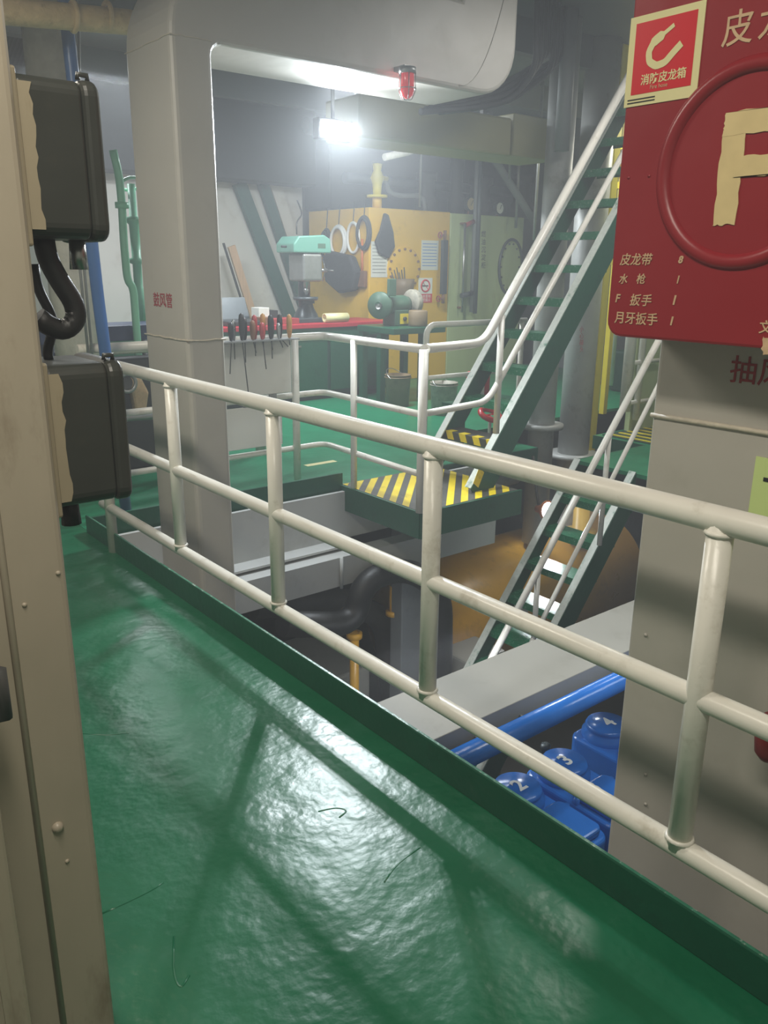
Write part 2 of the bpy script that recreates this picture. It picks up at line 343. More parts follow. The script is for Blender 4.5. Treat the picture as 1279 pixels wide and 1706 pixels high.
# ================================================================== STAIRS
def stair(label, X0, Z0, slope_run, rise, n, y0, y1, zmin, zmax, striped):
    t = thing('steel_stair', label, 'stairs', (X0, (y0+y1)/2, Z0))
    k = rise/slope_run; ang = math.atan(k); dep = .17/math.cos(ang)
    xa = X0+(zmin-Z0)/k; xb = X0+(zmax-Z0)/k
    for y, s in ((y0, 1), (y1, -1)):
        poly = [(xa, zmin+.03), (xb, zmax+.03), (xb, zmax+.03-dep), (xa+dep/k, zmin), (xa+.02, zmin)]
        o = MB().prism(poly, (0, y, 0), (1, 0, 0), (0, 0, 1), (0, -.012*s, 0)).build('stringer', 'green_paint', t)
        fl_ = MB().bar((xa, y+.022*s, zmin+.033), (xb, y+.022*s, zmax+.033), .058, .008, up=(-k, 0, 1)); fl_.build('flange', 'lit_flange', o)
    for i in range(n):
        x, z = X0+i*slope_run, Z0+i*rise
        o = MB().box(x, x+.19, y0, y1, z-.006, z).box(x, x+.006, y0, y1, z-.055, z-.006).box(x+.184, x+.19, y0, y1, z-.05, z-.006).build('tread', 'hazard_black' if (striped and i == 0) else 'tread_green', t)
        if striped and i == 0:
            for q in range(4):
                ya = y1-.04-q*.135
                B(x-.0015, x+.06, ya-.065, ya, z+.0005, z+.0025).add([(x-.0016, ya-.065, z+.002), (x-.0016, ya, z+.002), (x-.0016, ya-.025, z-.055), (x-.0016, ya-.09, z-.055), (x-.0001, ya-.065, z+.002), (x-.0001, ya, z+.002), (x-.0001, ya-.025, z-.055), (x-.0001, ya-.09, z-.055)], [(0, 1, 2, 3), (7, 6, 5, 4), (0, 4, 5, 1), (1, 5, 6, 2), (2, 6, 7, 3), (3, 7, 4, 0)]).build('hazard_stripe', 'hazard_yellow', o)
    return t
us = stair('steep green steel stair climbing from the striped landing to the deck above', 4.06, .32, .1735, .233, 13, 3.80, 4.35, .0, 3.25, True)
for z, pa, pb, r in ((1.0, (850, 490), (1035, 150), .028), (.615, (838, 622), (1030, 270), .021)):
    a, b = ony(*pa, 3.77), ony(*pb, 3.77); d = (b-a)/(b.x-a.x)
    x0 = a.x-(a.z-z)/d.z; MB().tube(rp([(3.282, 3.672, z), (x0, 3.77, z), a+d*(5.75-a.x)], .11), r, 16).build('handrail', 'rail_white', us)
a = ony(826, 722, 3.765); MB().cyl((a.x, 3.765, a.z), (a.x, 3.765, 1.17), .022, 14).build('handrail_post', 'rail_white', us)
ls = stair('green steel stair going down from the platform past the yellow tank', 5.12-.18*11, -.233*11, .18, .233, 11, 3.40, 3.95, Z_LOW, .0, False)
a = ony(1090, 580, 3.37); b = ony(820, 1095, 3.37); d = (b-a)/(b.x-a.x); MB().tube([a+d*(5.35-a.x), a+d*(3.1-a.x)], .024, 14).build('handrail', 'rail_white', ls)
a2 = ony(1085, 665, 3.37); b2 = ony(895, 1050, 3.37); d2 = (b2-a2)/(b2.x-a2.x); MB().tube([a2+d2*(5.3-a2.x), a2+d2*(3.3-a2.x)], .017, 12).build('handrail', 'rail_white', ls)
for px, py in ((998, 908), (888, 1075)):
    q = ony(px, py, 3.37); MB().cyl((q.x, 3.37, q.z), (q.x, 3.37, (a+d*(q.x-a.x)).z), .019, 12).build('handrail_post', 'rail_white', ls)

# striped landing plate
def clip(poly, ax, val, keep_gt):
    out = []
    for i in range(len(poly)):
        p, q = poly[i], poly[(i+1) % len(poly)]; ip = (p[ax] > val) == keep_gt; iq = (q[ax] > val) == keep_gt
        if ip: out.append(p)
        if ip != iq:
            tt = (val-p[ax])/(q[ax]-p[ax]); out.append((p[0]+(q[0]-p[0])*tt, p[1]+(q[1]-p[1])*tt))
    return out
t = thing('landing_plate', 'black landing plate with diagonal yellow hazard stripes at the stair foot', 'landing', (3.7, 4.05, .001))
B(3.255, 4.14, 3.655, 4.5, .001, .004).build('plate', 'hazard_black', t)
for c in [-1.24+.131*i for i in range(13)]:
    poly = [(2, 2-c-.0), (6, 6-c-.0), (6, 6-c-.066), (2, 2-c-.066)]
    for ax, v, kg in ((0, 3.262, True), (0, 4.132, False), (1, 3.662, True), (1, 4.49, False)):
        if poly: poly = clip(poly, ax, v, kg)
    if len(poly) > 2: MB().prism(poly, (0, 0, .004), (1, 0, 0), (0, 1, 0), (0, 0, .0015)).build('hazard_stripe', 'hazard_yellow', t)
a, b = onz(512, 777, 0), onz(562, 769, 0); B(a.x, b.x, min(a.y, b.y), min(a.y, b.y)+.06, .0, .0012).build('stencil_mark', 'sticker_cream', plat)
MB().prism([(-.05, 0), (.0, .07), (.05, .0), (.0, -.07)], (3.885, 3.7875, .10), (1, 0, .6), (0, 0, 1), (0, -.002, 0)).build('hazard_patch', 'hazard_yellow', us)
# ribbed mat at the head of the lower stair
t = thing('ribbed_mat', 'dark mat with thin yellow lines on the right-hand deck behind the white ladder', 'mat', (6.6, 4.3, .001))
B(6.2, 7.2, 3.3, 4.5, .001, .008).build('mat_base', 'dark_green', t)
for i in range(7): B(6.24+i*.13, 6.275+i*.13, 3.35, 4.45, .008, .014).build('yellow_line', 'yellow_bright', t)

# ================================================================== DUCTS
def duct_profile():
    P = [(1.8, -2.4), (1.8, 2.43)]; r = .45
    for k in range(1, 13): a = PI-PI/2*k/12; P.append((1.8+r+r*math.cos(a), 2.43+r*math.sin(a)))
    P += [(3.55, 2.88), (3.55, 3.34), (4.01, 3.34), (4.01, 2.71)]
    for k in range(1, 9): a = -PI/2*k/8; P.append((3.73+.28*math.cos(a), 2.71+.28*math.sin(a)))
    P += [(2.06, 2.43)]
    for k in range(1, 5): a = PI/2+PI/2*k/4; P.append((2.06+.055*math.cos(a), 2.375+.055*math.sin(a)))
    P += [(2.005, -2.4)]; return P
t = thing('ventilation_duct', 'grey rectangular air duct rising on the left and bending right under the ceiling', 'duct', (1.9, 4.0, -2.4))
MB().prism(duct_profile(), (0, 3.75, 0), (1, 0, 0), (0, 0, 1), (0, .5, 0)).build('body', 'duct_paint', t, bev=.025, seg=3)
def seam(t, x0, x1, y0, y1, z, r=.005, sag=0):
    random.seed(int(z*999)); pts = []
    for (a, b) in (((x0, y1), (x0, y0)), ((x0, y0), (x1, y0))):
        for i in range(9): u = i/8; pts.append((a[0]+(b[0]-a[0])*u+random.uniform(-.001, .001), a[1]+(b[1]-a[1])*u+random.uniform(-.001, .001), z+random.uniform(-.003, .003)))
    MB().tube(pts, r, 6).build('weld_seam', 'weld_paint', t)
seam(t, 1.799, 2.005, 3.749, 4.25, onx(312, 568, 1.8).z, .005)
seam(t, 1.799, 2.005, 3.749, 4.25, 2.435, .003)
MB().tube([(3.55+.45*math.sin(PI/2*k/10)*.0+.0+.35*k/10, 3.749, 2.43+.02+.55*(k/10)**2.2) for k in range(11)], .003, 6).build('weld_seam', 'duct_paint', t)
q = onx(256, 508, 1.799); text('鼓风管', .075, (1.7985, q.y, q.z), *NX, 'dull_red', t, bold=.0005)

t = thing('exhaust_trunk', 'broad grey duct behind the right end of the railing under the red cabinet', 'duct', (2.0, .5, -2.4))
B(1.70, 2.15, -.9, 1.10, -2.4, 3.34).build('body', 'duct_paint', t, bev=.012, seg=3)
seam(t, 1.699, 2.15, -.9, 1.10, onx(1085, 690, 1.7).z, .006)
q = onx(1213, 632, 1.698); text('抽风管', .062, (1.6985, q.y, q.z), *NX, 'dull_red', t, bold=.0003)
st = B(1.696, 1.699, .60, onx(1255, 800, 1.7).y, onx(1262, 862, 1.7).z, onx(1262, 760, 1.7).z).build('notice', 'pale_green', t)
q = onx(1263, 845, 1.695); text('T', .098, (1.6952, q.y, q.z), *NX, 'ink', st)
for py in (1058, 1290, 1340): q = onx(1075, py, 1.698); MB().lathe((1.699, q.y, q.z), [(.005, 0), (.004, .003), (0, .004)], (-1, 0, 0), 10).build('bolt', 'duct_paint', t)
q = onx(1291, 1222, 1.66)
t = thing('red_valve', 'dark red rounded valve cap at the right edge of the grey duct', 'valve', (1.66, q.y, q.z))
MB().lathe((1.64, q.y, q.z), [(.0, .052), (.02, .05), (.03, .035), (.033, 0), (.028, -.04), (.016, -.056), (0, -.06)], (0, 0, 1), 20).build('cap', 'valve_red', t)
MB().cyl((1.64, q.y, q.z), (1.70, q.y, q.z), .014, 12).build('stem', 'dull_red', t)
MB().lathe((1.7, q.y, q.z), [(0, .012), (.03, .012), (.03, 0)], (-1, 0, 0), 16).build('flange', 'dull_red', t)

# ================================================================== FIRE HOSE CABINET
CX = 1.55
t = thing('fire_hose_cabinet', 'red fire hose cabinet with raised ring and big cream F', 'cabinet', (1.62, .79, 1.325))
MB().prism(rrect(.42, 1.14, 1.325, 2.13, .035, 5), (CX, 0, 0), (0, 1, 0), (0, 0, 1), (.149, 0, 0)).build('body', 'cabinet_red', t, bev=.006)
rc = onx(1105, 290, CX); fy0 = onx(1205, 200, CX).y
RR = (onx(1240, 108, CX).z-onx(1240, 437, CX).z)/2; ry, rz = rc.y-RR, (onx(1240, 108, CX).z+onx(1240, 437, CX).z)/2
MB().ring((CX+.005, ry, rz), (1, 0, 0), RR, .016, 72, 12).build('raised_ring', 'cabinet_red', t)
f0 = onx(1185, 375, CX-.002); f1 = onx(1210, 188, CX-.002); Hf = f1.z-f0.z; yl = (f0.y+f1.y)/2
def strip(u0, u1, v0, v1, n=9, j=.0022):
    P = []
    for i in range(n+1): P.append((u0+(u1-u0)*i/n, v0+random.uniform(-j, j)))
    for i in range(n+1): P.append((u1+random.uniform(-j, j), v0+(v1-v0)*i/n))
    for i in range(n+1): P.append((u1-(u1-u0)*i/n, v1+random.uniform(-j, j)))
    for i in range(n+1): P.append((u0+random.uniform(-j, j), v1-(v1-v0)*i/n))
    return P
fm = MB()
for i, (u0, u1, v0, v1) in enumerate(((0, .045, 0, Hf-.03), (0, .18, Hf-.04, Hf), (.03, .14, Hf*.42, Hf*.42+.036))):
    fm.prism(strip(u0, u1, v0, v1), (CX-.0002-.0004*i, yl, f0.z), (0, -1, 0), (0, 0, 1), (-.0018, 0, 0))
fm.build('letter_f', 'letter_cream', t)
# sticker with the hose symbol
sa, sb, sc_, sd = onx(1050, 30, CX), onx(1173, 2, CX), onx(1165, 160, CX), onx(1042, 180, CX)
y1s, y0s = (sa.y+sd.y)/2, (sb.y+sc_.y)/2; z0s, z1s = (sc_.z+sd.z)/2, (sa.z+sb.z)/2
st = B(CX-.002, CX-.0003, y0s, y1s, z0s, z1s).build('sticker', 'sticker_cream', t)
ws, hs = y1s-y0s, z1s-z0s
B(CX-.0026, CX-.002, y0s+ws*.09, y1s-ws*.09, z0s+hs*.13, z1s-hs*.08).build('sticker_field', 'sticker_red', st)
def sp(u, v): return (CX-.0028, y1s-ws*u, z0s+hs*v)
hp = MB(); cl = [(.62, .815), (.50, .75), (.36, .68), (.30, .58), (.32, .47), (.42, .41), (.54, .43), (.64, .52), (.74, .60)]
pts = []
for i in range(len(cl)-1):
    for k in range(4): u = k/4; pts.append((cl[i][0]*(1-u)+cl[i+1][0]*u, cl[i][1]*(1-u)+cl[i+1][1]*u))
pts.append(cl[-1])
sm = [pts[0]]+[tuple((pts[i-1][k]+pts[i][k]*2+pts[i+1][k])/4 for k in (0, 1)) for i in range(1, len(pts)-1)]+[pts[-1]]
Lp, Rp = [], []
for i, (u, v) in enumerate(sm):
    du = sm[min(i+1, len(sm)-1)][0]-sm[max(i-1, 0)][0]; dv = sm[min(i+1, len(sm)-1)][1]-sm[max(i-1, 0)][1]; l = math.hypot(du, dv)
    w = .024 if i < 5 else (.055 if i < 9 else .042)
    Lp.append((u-dv/l*w, v+du/l*w)); Rp.append((u+dv/l*w, v-du/l*w))
n = len(sm); hv = [sp(*p) for p in Lp]+[sp(*p) for p in Rp]; hv2 = [(a[0]-.0006, a[1], a[2]) for a in hv]
hp.add(hv2+hv, [(i, i+1, n+i+1, n+i) for i in range(n-1)])
hp.build('hose_symbol', 'sticker_cream', st)
q = sp(.22, .235); text('消防皮龙箱', hs*.125, q, *NX, 'sticker_cream', st, bold=.0003)
q = sp(.36, .165); text('Fire hose', hs*.065, q, *NX, 'letter_dull', st)
for v in (.075, .04): a, b = sp(.05, v), sp(.44, v); B(CX-.0026, CX-.002, b[1], a[1], a[2]-.0012, a[2]+.0012).build('fine_print', 'ink', st)
def line(s, px, py, size, m='letter_dull', sh=.0, par=None, bold=.0002, space=1.0):
    q = onx(px, py, CX-.001); return text(s, size, (CX-.001, q.y, q.z), *NX, m, par or t, bold=bold, shear=sh, space=space)
line('皮龙箱', 1200, 75, .062, bold=.0004, space=1.25)
line('皮龙带', 1032, 440, .026, bold=.0003, sh=.15); line('8', 1129, 438, .019, bold=.0008, sh=.2)
line('水', 1030, 471, .022, sh=.15, bold=.0003); line('枪', 1059, 471, .022, sh=.15, bold=.0003); line('1', 1124, 472, .022, sh=.15, bold=.0003)
line('F', 1024, 503, .024, bold=.0005, sh=.15); line('扳手', 1048, 507, .026, sh=.15, bold=.0003, space=1.1); line('1', 1117, 507, .026, bold=.0007, sh=.15)
line('月牙扳手', 1023, 536, .027, bold=.0003); line('1', 1113, 541, .024, bold=.0007, sh=.15)
line('文', 1263, 553, .026, bold=.0003)
q = onx(1271, 575, CX); MB().prism(strip(0, .05, -.018, .016, 6, .003), (CX-.0003, q.y, q.z), (0, -1, 0), (0, 0, 1), (-.0012, 0, 0)).build('cream_patch', 'letter_dull', t)
for px, py in ((1047, 296), (1081, 293)): q = onx(px, py, CX); MB().lathe((CX+.0005, q.y, q.z), [(.004, 0), (.003, .002), (0, .003)], (-1, 0, 0), 10).build('rivet', 'cabinet_red', t)

# ================================================================== LEFT POST WITH BLACK BOXES
PX_, PY_ = .382, 1.28
t = thing('steel_post', 'beige painted steel post at the left edge of the picture', 'post', (.1, PY_, 0))
B(-.6, PX_, PY_, PY_+.30, 0, 3.34).build('body', 'post_beige', t, bev=.012, seg=3)
for px, py, r in ((96, 1378, .010), (112, 1435, .004), (41, 1008, .004), (97, 955, .004)):
    q = ony(px, py, PY_-.001); MB().lathe((q.x, PY_+.0005, q.z), [(r, 0), (r*.9, r*.6), (r*.4, r), (0, r)], (0, -1, 0), 12).build('bolt', 'post_beige', t)
q0 = ony(72, 1200, PY_); MB().tube([(q0.x-.03, PY_, .05), (q0.x-.03, PY_, 1.2), (q0.x-.035, PY_, 2.2)], .006, 8).build('weld_bead', 'post_beige', t)
t = thing('door_leaf', 'beige door leaf edge at the lower left corner', 'door', (-.1, 1.2, 0))
q = ony(30, 1500, 1.2); B(-.7, q.x-.005, 1.2, 1.24, 0, ony(2, 1270, 1.2).z+.25).build('leaf', 'post_beige', t, bev=.006)
B(q.x-.045, q.x-.032, 1.195, 1.2, 0, ony(2, 1270, 1.2).z+.2).build('edge_rib', 'post_beige', t)
q = ony(0, 1130, 1.19); MB().tube([(q.x-.03, 1.1999, q.z+.02), (q.x-.005, 1.17, q.z+.02), (q.x-.005, 1.17, q.z-.05), (q.x-.03, 1.1999, q.z-.06)], .012, 10).build('latch', 'dark_steel', t)

def jbox(label, x1, z0, z1, yA, yB, tilt):
    t = thing('junction_box', label, 'box', (PX_, yA, z0))
    B(PX_+.001, PX_+.012, yA-.004, yB+.004, z0-.012, z1+.006).build('back_plate', 'overspray', t, bev=.004)
    xs = PX_+.012; xl = x1-.028
    MB().prism(rrect(yA, yB, z0, z1, .022, 5), (xs, 0, 0), (0, 1, 0), (0, 0, 1), (xl-xs, 0, 0)).build('body', 'black_box', t, bev=.004)
    MB().prism(rrect(yA-.003, yB+.003, z0-.003, z1+.003, .024, 5), (xl, 0, 0), (0, 1, 0), (0, 0, 1), (x1-xl, 0, 0)).build('lid', 'black_box', t, bev=.009, seg=3)
    # paint overspray near the wall, an irregular skin on the side facing the deck
    P = []; random.seed(int(z0*100)); n = 14
    for i in range(n+1): P.append((.018+random.uniform(-.003, .003), z0+.012+(z1-z0-.024)*i/n))
    MB().prism([(0, z0+.012)]+P+[(0, z1-.012)], (xs, yA-.0005, 0), (1, 0, 0), (0, 0, 1), (0, .001, 0)).build('overspray_patch', 'overspray', t)
    MB().tube([(xl+.004, yA+.02, z1+.003), (xl+.004, yA+.02, z1+.010), (xl+.018, yA+.02, z1+.010), (xl+.018, yA+.02, z1+.002)], .004, 8).build('latch', 'black_box', t)
    return t
ya = PY_+.03
u0, u1 = ony(178, 300, ya), ony(100, 112, ya); ub = ony(120, 398, ya)
tb = jbox('upper black junction box on the beige post with a beige back plate', u0.x, ub.z, u1.z-.012, ya, ya+.17, 0)
q = ony(128, 405, ya+.08); MB().cyl((q.x, ya+.08, ub.z+.002), (q.x, ya+.08, ub.z-.045), .012, 12, .015).build('cable_gland', 'steel', tb)
l0, l1, lb = ony(213, 700, ya), ony(140, 607, ya), ony(150, 842, ya)
tb = jbox('lower black junction box on the beige post level with the top rail', l0.x, lb.z, l1.z, ya, ya+.17, 0)
q = ony(118, 860, ya+.08); MB().cyl((q.x, ya+.08, lb.z+.002), (q.x, ya+.08, lb.z-.05), .014, 12, .017).build('cable_gland', 'rubber', tb)
pts = [ony(*p, ya+.07) for p in ((72, 392), (78, 430), (100, 470), (124, 505), (128, 532), (110, 551), (84, 545), (62, 528))]
one('power_cable', MB().tube(rp(pts, .03, 4), .0165, 12), 'rubber', 'thick black cable looping between the two junction boxes', 'cable')
pts = [ony(*p, ya+.10) for p in ((56, 440), (62, 480), (84, 520), (90, 545), (78, 585), (82, 600))]
one('thin_cable', MB().tube(rp(pts, .03, 4), .008, 10), 'rubber', 'thinner black cable tucked behind the cable loop', 'cable')

# ================================================================== MAIN LAMP
LP = V((ony(560, 216, 4.42).x, 4.42, 0)); LP.z = ony(560, 216, 4.42).z
t = thing('flood_lamp', 'twin bright flood lamp hanging behind the ceiling duct', 'lamp', tuple(LP))
MB().box(LP.x-.13, LP.x+.13, LP.y, LP.y+.07, LP.z-.06, LP.z+.06).build('housing', 'dark_steel', t, bev=.01)
MB().tube([(LP.x, LP.y+.035, LP.z+.05), (LP.x, LP.y+.035, 3.35)], .012, 10).build('hanger', 'dark_steel', t)
for px in (545, 576):
    q = ony(px, 216, LP.y-.012)
    MB().lathe((q.x, LP.y-.004, LP.z), [(0, .022), (.018, .02), (.03, .012), (.036, 0), (.036, -.004)], (0, -1, 0), 20).build('lens', 'lamp_emit', t)
    l = bpy.data.lights.new('lamp_light', 'SPOT'); l.energy = 155; l.color = (.86, .94, 1); l.shadow_soft_size = .035; l.spot_size = 2.5; l.spot_blend = .7
    o = bpy.data.objects.new('lamp_light', l); COL.objects.link(o); o.location = (q.x, LP.y-.06, LP.z-.01); o.rotation_euler = (math.radians(56), 0, math.radians(158))
# caged red beacon under the duct
BYY = 3.66; q = ony(678, 165, BYY); zt = ony(678, 112, BYY).z; zb = q.z
t = thing('red_beacon', 'small red warning beacon in a wire cage on the ceiling duct', 'lamp', (q.x, BYY, q.z))
MB().cyl((q.x, BYY, zt-.03), (q.x, BYY, zt), .045, 18).build('base', 'galvanised', t)
B(q.x-.02, q.x+.02, BYY, 3.748, zt-.012, zt+.012).build('bracket', 'galvanised', t)
h = zt-.03-zb
MB().lathe((q.x, BYY, zt-.03), [(.035, 0), (.036, -h*.6), (.028, -h*.85), (.012, -h*.97), (0, -h)], (0, 0, 1), 18).build('globe', 'red_glass', t)
for k in range(6):
    a = k*PI/3; u, v = math.cos(a), math.sin(a)
    MB().tube([(q.x+.044*u, BYY+.044*v, zt-.03), (q.x+.046*u, BYY+.046*v, zb+.035), (q.x+.026*u, BYY+.026*v, zb-.002), (q.x, BYY, zb-.006)], .0025, 6).build('cage_wire', 'steel', t)
MB().ring((q.x, BYY, zb+.05), (0, 0, 1), .046, .0025, 20, 6).build('cage_ring', 'steel', t)

# ================================================================== TOOL BOARD ON THE FAR RAIL
t = thing('tool_board', 'dirty white tool board hung on the far platform rail', 'board', (2.75, FY-.04, .3))
xa, xb = 2.35, ony(484, 600, FY-.04).x
B(xa, xb, FY-.045, FY-.035, .645, .99).build('upper_panel', 'wall_white', t, bev=.004)
B(xa, ony(470, 720, FY-.04).x, FY-.045, FY-.035, .30, .575).build('lower_panel', 'wall_white', t, bev=.004)
B(xa, xb+.01, FY-.14, FY-.03, 1.0, 1.008).build('rack_plate', 'galvanised', t)
for x in (2.42, 2.62, 2.82): B(x, x+.05, FY-.047, FY-.027, .575, .645).build('strap', 'galvanised', t)
tl = [(383, 15, 'handle_black', .17, -.02), (392, 17, 'steel', .10, 0), (401, 22, 'handle_black', .28, .03), (410, 18, 'handle_black', .12, 0), (419, 16, 'brown', .07, .02), (427, 20, 'handle_red', .09, 0), (435, 14, 'handle_red', .16, .02),
      (441, 21, 'handle_amber', .05, 0), (449, 20, 'handle_black', .06, .01), (455, 18, 'handle_black', .11, 0), (462, 13, 'steel', .05, .03), (469, 20, 'handle_black', .05, .06), (480, 20, 'handle_amber', .04, 0)]
cn = {'handle_black': 'black', 'steel': 'bare steel', 'brown': 'brown', 'handle_red': 'red', 'handle_amber': 'amber'}
ordn = ['first', 'second', 'third', 'fourth', 'fifth', 'sixth', 'seventh', 'eighth', 'ninth', 'tenth', 'eleventh', 'twelfth', 'thirteenth']
for i, (px, hh, hm, bl, lean) in enumerate(tl):
    q = ony(px, 558, FY-.09); x = q.x; h = hh/22*.17; y = FY-.09+(.02 if i % 2 else -.015)
    t = thing('screwdriver', f'{cn[hm]}-handled hand tool in the far rail rack, {ordn[i]} from the duct', 'tool', (x, y, 1.009), group='hand tools standing in the rail rack')
    r = .0165 if hm != 'steel' else .012
    MB().lathe((x, y, 1.009), [(0, 0), (r*.6, .002), (r*.8, h*.12), (r*1.1, h*.3), (r*1.15, h*.75), (r*.9, h*.93), (0, h)], (0, 0, 1), 10).build('handle', hm, t)
    MB().cyl((x, y, 1.012), (x+lean, y-.0, 1.012-bl*1.2), .0035, 8).build('blade', 'dark_steel', t)

# ================================================================== WORKSHOP CORNER
BY = 7.66
t = thing('workbench', 'long green workbench with a red top below the yellow tank', 'workbench', (5.0, 7.95, 0))
B(2.8, 6.3, BY-.02, 8.35, .80, .85).build('top', 'bench_red', t, bev=.006)
B(2.82, 6.28, BY+.04, 8.33, .06, .80).build('body', 'dark_green', t); B(2.84, 6.26, BY+.08, 8.3, 0, .06).build('plinth', 'dark_grey', t)
B(2.8, 6.3, BY-.0, BY+.04, .70, .80).build('apron', 'green_paint', t)
for i in range(4):
    x0 = 2.84+i*.86; o = B(x0, x0+.82, BY+.022, BY+.04, .1, .69).build('door', 'green_paint', t, bev=.004); B(x0+.4, x0+.46, BY+.008, BY+.022, .6, .62).build('handle', 'steel', o)
# drill press
DX, DY = 5.30, 7.92; DZ = .85; q = ony(507, 395, DY); DX = q.x
t = thing('drill_press', 'mint green bench drill press standing on the red bench', 'drill', (DX, DY, DZ))
def L(x, y, z): return (DX+x, DY+y, DZ+z)
MB().prism(rrect(-.20, .17, -.14, .2, .05), L(0, 0, 0), (1, 0, 0), (0, 1, 0), (0, 0, .05)).build('base', 'pipe_dark', t, bev=.008)
MB().cyl(L(.05, .1, .05), L(.05, .1, .92), .068, 20).build('column', 'pipe_dark', t)
MB().lathe(L(.07, .1, .05), [(.14, 0), (.13, .03), (.09, .1), (.075, .16)], (0, 0, 1), 20).build('column_foot', 'pipe_dark', t)
tt = MB().lathe(L(-.02, -.03, .24), [(0, 0), (.13, 0), (.14, .012), (.14, .035), (0, .035)], (0, 0, 1), 28); tt.box(DX-.0, DX+.12, DY+.0, DY+.16, DZ+.2, DZ+.262); tt.build('table', 'pipe_dark', t)
B(DX-.13, DX+.13, DY-.16, DY+.14, DZ+.44, DZ+.74).build('head', 'galvanised', t, bev=.03, seg=3)
MB().prism([(-.25, .0), (-.25, .09), (-.18, .17), (.15, .19), (.23, .15), (.24, .0)], L(0, -.17, .74), (1, 0, 0), (0, 0, 1), (0, .36, 0)).build('belt_cover', 'mint', t, bev=.015)
B(DX+.06, DX+.16, DY-.172, DY-.17, DZ+.79, DZ+.84).build('name_plate', 'grinder_green', t)
MB().lathe(L(-.02, -.05, .30), [(.012, 0), (.028, .03), (.03, .06), (.022, .065), (.03, .07), (.035, .16)], (0, 0, 1), 18).build('chuck', 'steel', t)
o = MB().cyl(L(.16, -.05, .56), L(.26, -.05, .56), .02, 12).build('feed_hub', 'steel', t)
for k in range(3):
    a = k*2.1+.5; MB().tube([L(.24, -.05, .56), L(.25, -.05+.14*math.sin(a), .56+.14*math.cos(a))], .007, 8).build('feed_lever', 'steel', o)
B(DX+.05, DX+.27, DY+.16, DY+.34, DZ+.52, DZ+.78).build('motor', 'pipe_dark', t, bev=.03)
MB().tube(rp([L(-.1, .0, .93), L(-.1, 0, 1.06), L(.06, .12, 1.15), L(.08, .25, 1.3)], .08), .008, 8).build('power_lead', 'rubber', t)
MB().tube(rp([L(-.30, -.1, .80), L(-.36, -.1, .80)], .02), .012, 8).build('side_knob', 'rubber', t)
# bench clutter
def bench_item(name, mb, m, label, cat, bev=.004): return one(name, mb, m, label, cat, bev=bev)
q = ony(400, 505, 7.85); x = q.x
t = thing('open_case', 'dark grey open case lying on the left of the bench', 'case', (x, 7.9, .851))
B(x-.22, x+.28, 7.72, 8.1, .851, .90).build('base', 'handle_black', t, bev=.01); MB().prism([(0, 0), (.10, .22), (.12, .22), (.02, 0)], (x-.2, 8.1, .90), (0, 1, 0), (0, 0, 1), (.45, 0, 0)).build('lid', 'pipe_dark', t)
q = ony(437, 500, 7.95); x = q.x
t = thing('parts_carton', 'small white and black tilted carton on the bench beside the drill', 'box', (x, 7.95, .851))
B(x-.09, x+.04, 7.88, 8.04, .852, 1.02).build('white_half', 'paper', t, bev=.003); B(x+.04, x+.15, 7.88, 8.04, .852, .99).build('black_half', 'ink', t, bev=.003)
q = ony(475, 520, 7.75); x = q.x; bench_item('red_toolbox', B(x-.20, x+.16, 7.72, 7.95, .851, .91), 'dull_red', 'low red metal tray lying in front of the drill base', 'tray')
q = ony(428, 518, 7.75); x = q.x+.06; bench_item('brown_block', B(x-.03, x+.10, 7.71, 7.86, .851, .93), 'brown', 'brown block of parts beside the case on the bench', 'block')
a = ony(540, 522, 7.70); b = ony(578, 527, 7.69); a.z = b.z = .851+.052
mbx = MB(); d = (b-a).normalized(); mbx.lathe(a, [(.05, 0), (.05, (b-a).length), (.036, (b-a).length), (.036, 0), (.05, 0)], d, 20)
bench_item('paper_roll', mbx, 'sticker_cream', 'rolled sheet with an open end lying on the red bench', 'roll', 0)
q = ony(488, 528, 7.72); mbx = MB().prism([(-.02, .01), (-.005, .0), (.34, .01), (.33, .02), (-.01, .018)], (q.x-.1, 7.75, .852), (1, .3, 0), (0, 0, 1), (0.02, .1, 0)); bench_item('metal_sheet', mbx, 'galvanised', 'bent sheet metal offcut on the bench left of the roll', 'sheet', 0)

# yellow settling tank with the pale green panel
TX, TY, TZ = ony(615, 345, 8.45).x, 8.45, ony(615, 345, 8.45).z
TXR = ony(872, 366, TY).x; YB = onx(492, 352, TX).y; xs_ = ony(750, 360, TY).x
t = thing('settling_tank', 'yellow and pale green steel oil tank behind the workbench', 'tank', (7.2, 8.5, 0))
B(TX, xs_, TY, min(YB, 9.78), 0, TZ).build('yellow_shell', 'tank_yellow', t, bev=.01)
B(xs_+.001, TXR, TY-.012, 9.78, 0, TZ-.01).build('green_shell', 'panel_green', t, bev=.01)
q = ony(672, 448, TY); MB().lathe((q.x, TY-.001, q.z), [(0, .014), (.27, .014), (.28, .01), (.28, 0)], (0, -1, 0), 36).build('manhole_cover', 'tank_yellow', t)
for k in range(16):
    a = 2*PI*k/16; MB().lathe((q.x+.245*math.cos(a), TY-.015, q.z+.245*math.sin(a)), [(.016, 0), (.016, .018), (0, .02)], (0, -1, 0), 6).build('cover_bolt', 'brown', t)
q = ony(848, 445, TY); MB().ring((q.x, TY-.03, q.z), (0, 1, 0), .28, .02, 40, 8, sx=.85, sz=1.35).build('access_door_rim', 'pipe_dark', t)
for k in range(14):
    a = 2*PI*k/14; MB().lathe((q.x+.19*math.cos(a), TY-.012, q.z+.32*math.sin(a)), [(.013, 0), (.013, .016), (0, .018)], (0, -1, 0), 6).build('door_bolt', 'pipe_dark', t)
q = ony(800, 395, TY-.014)
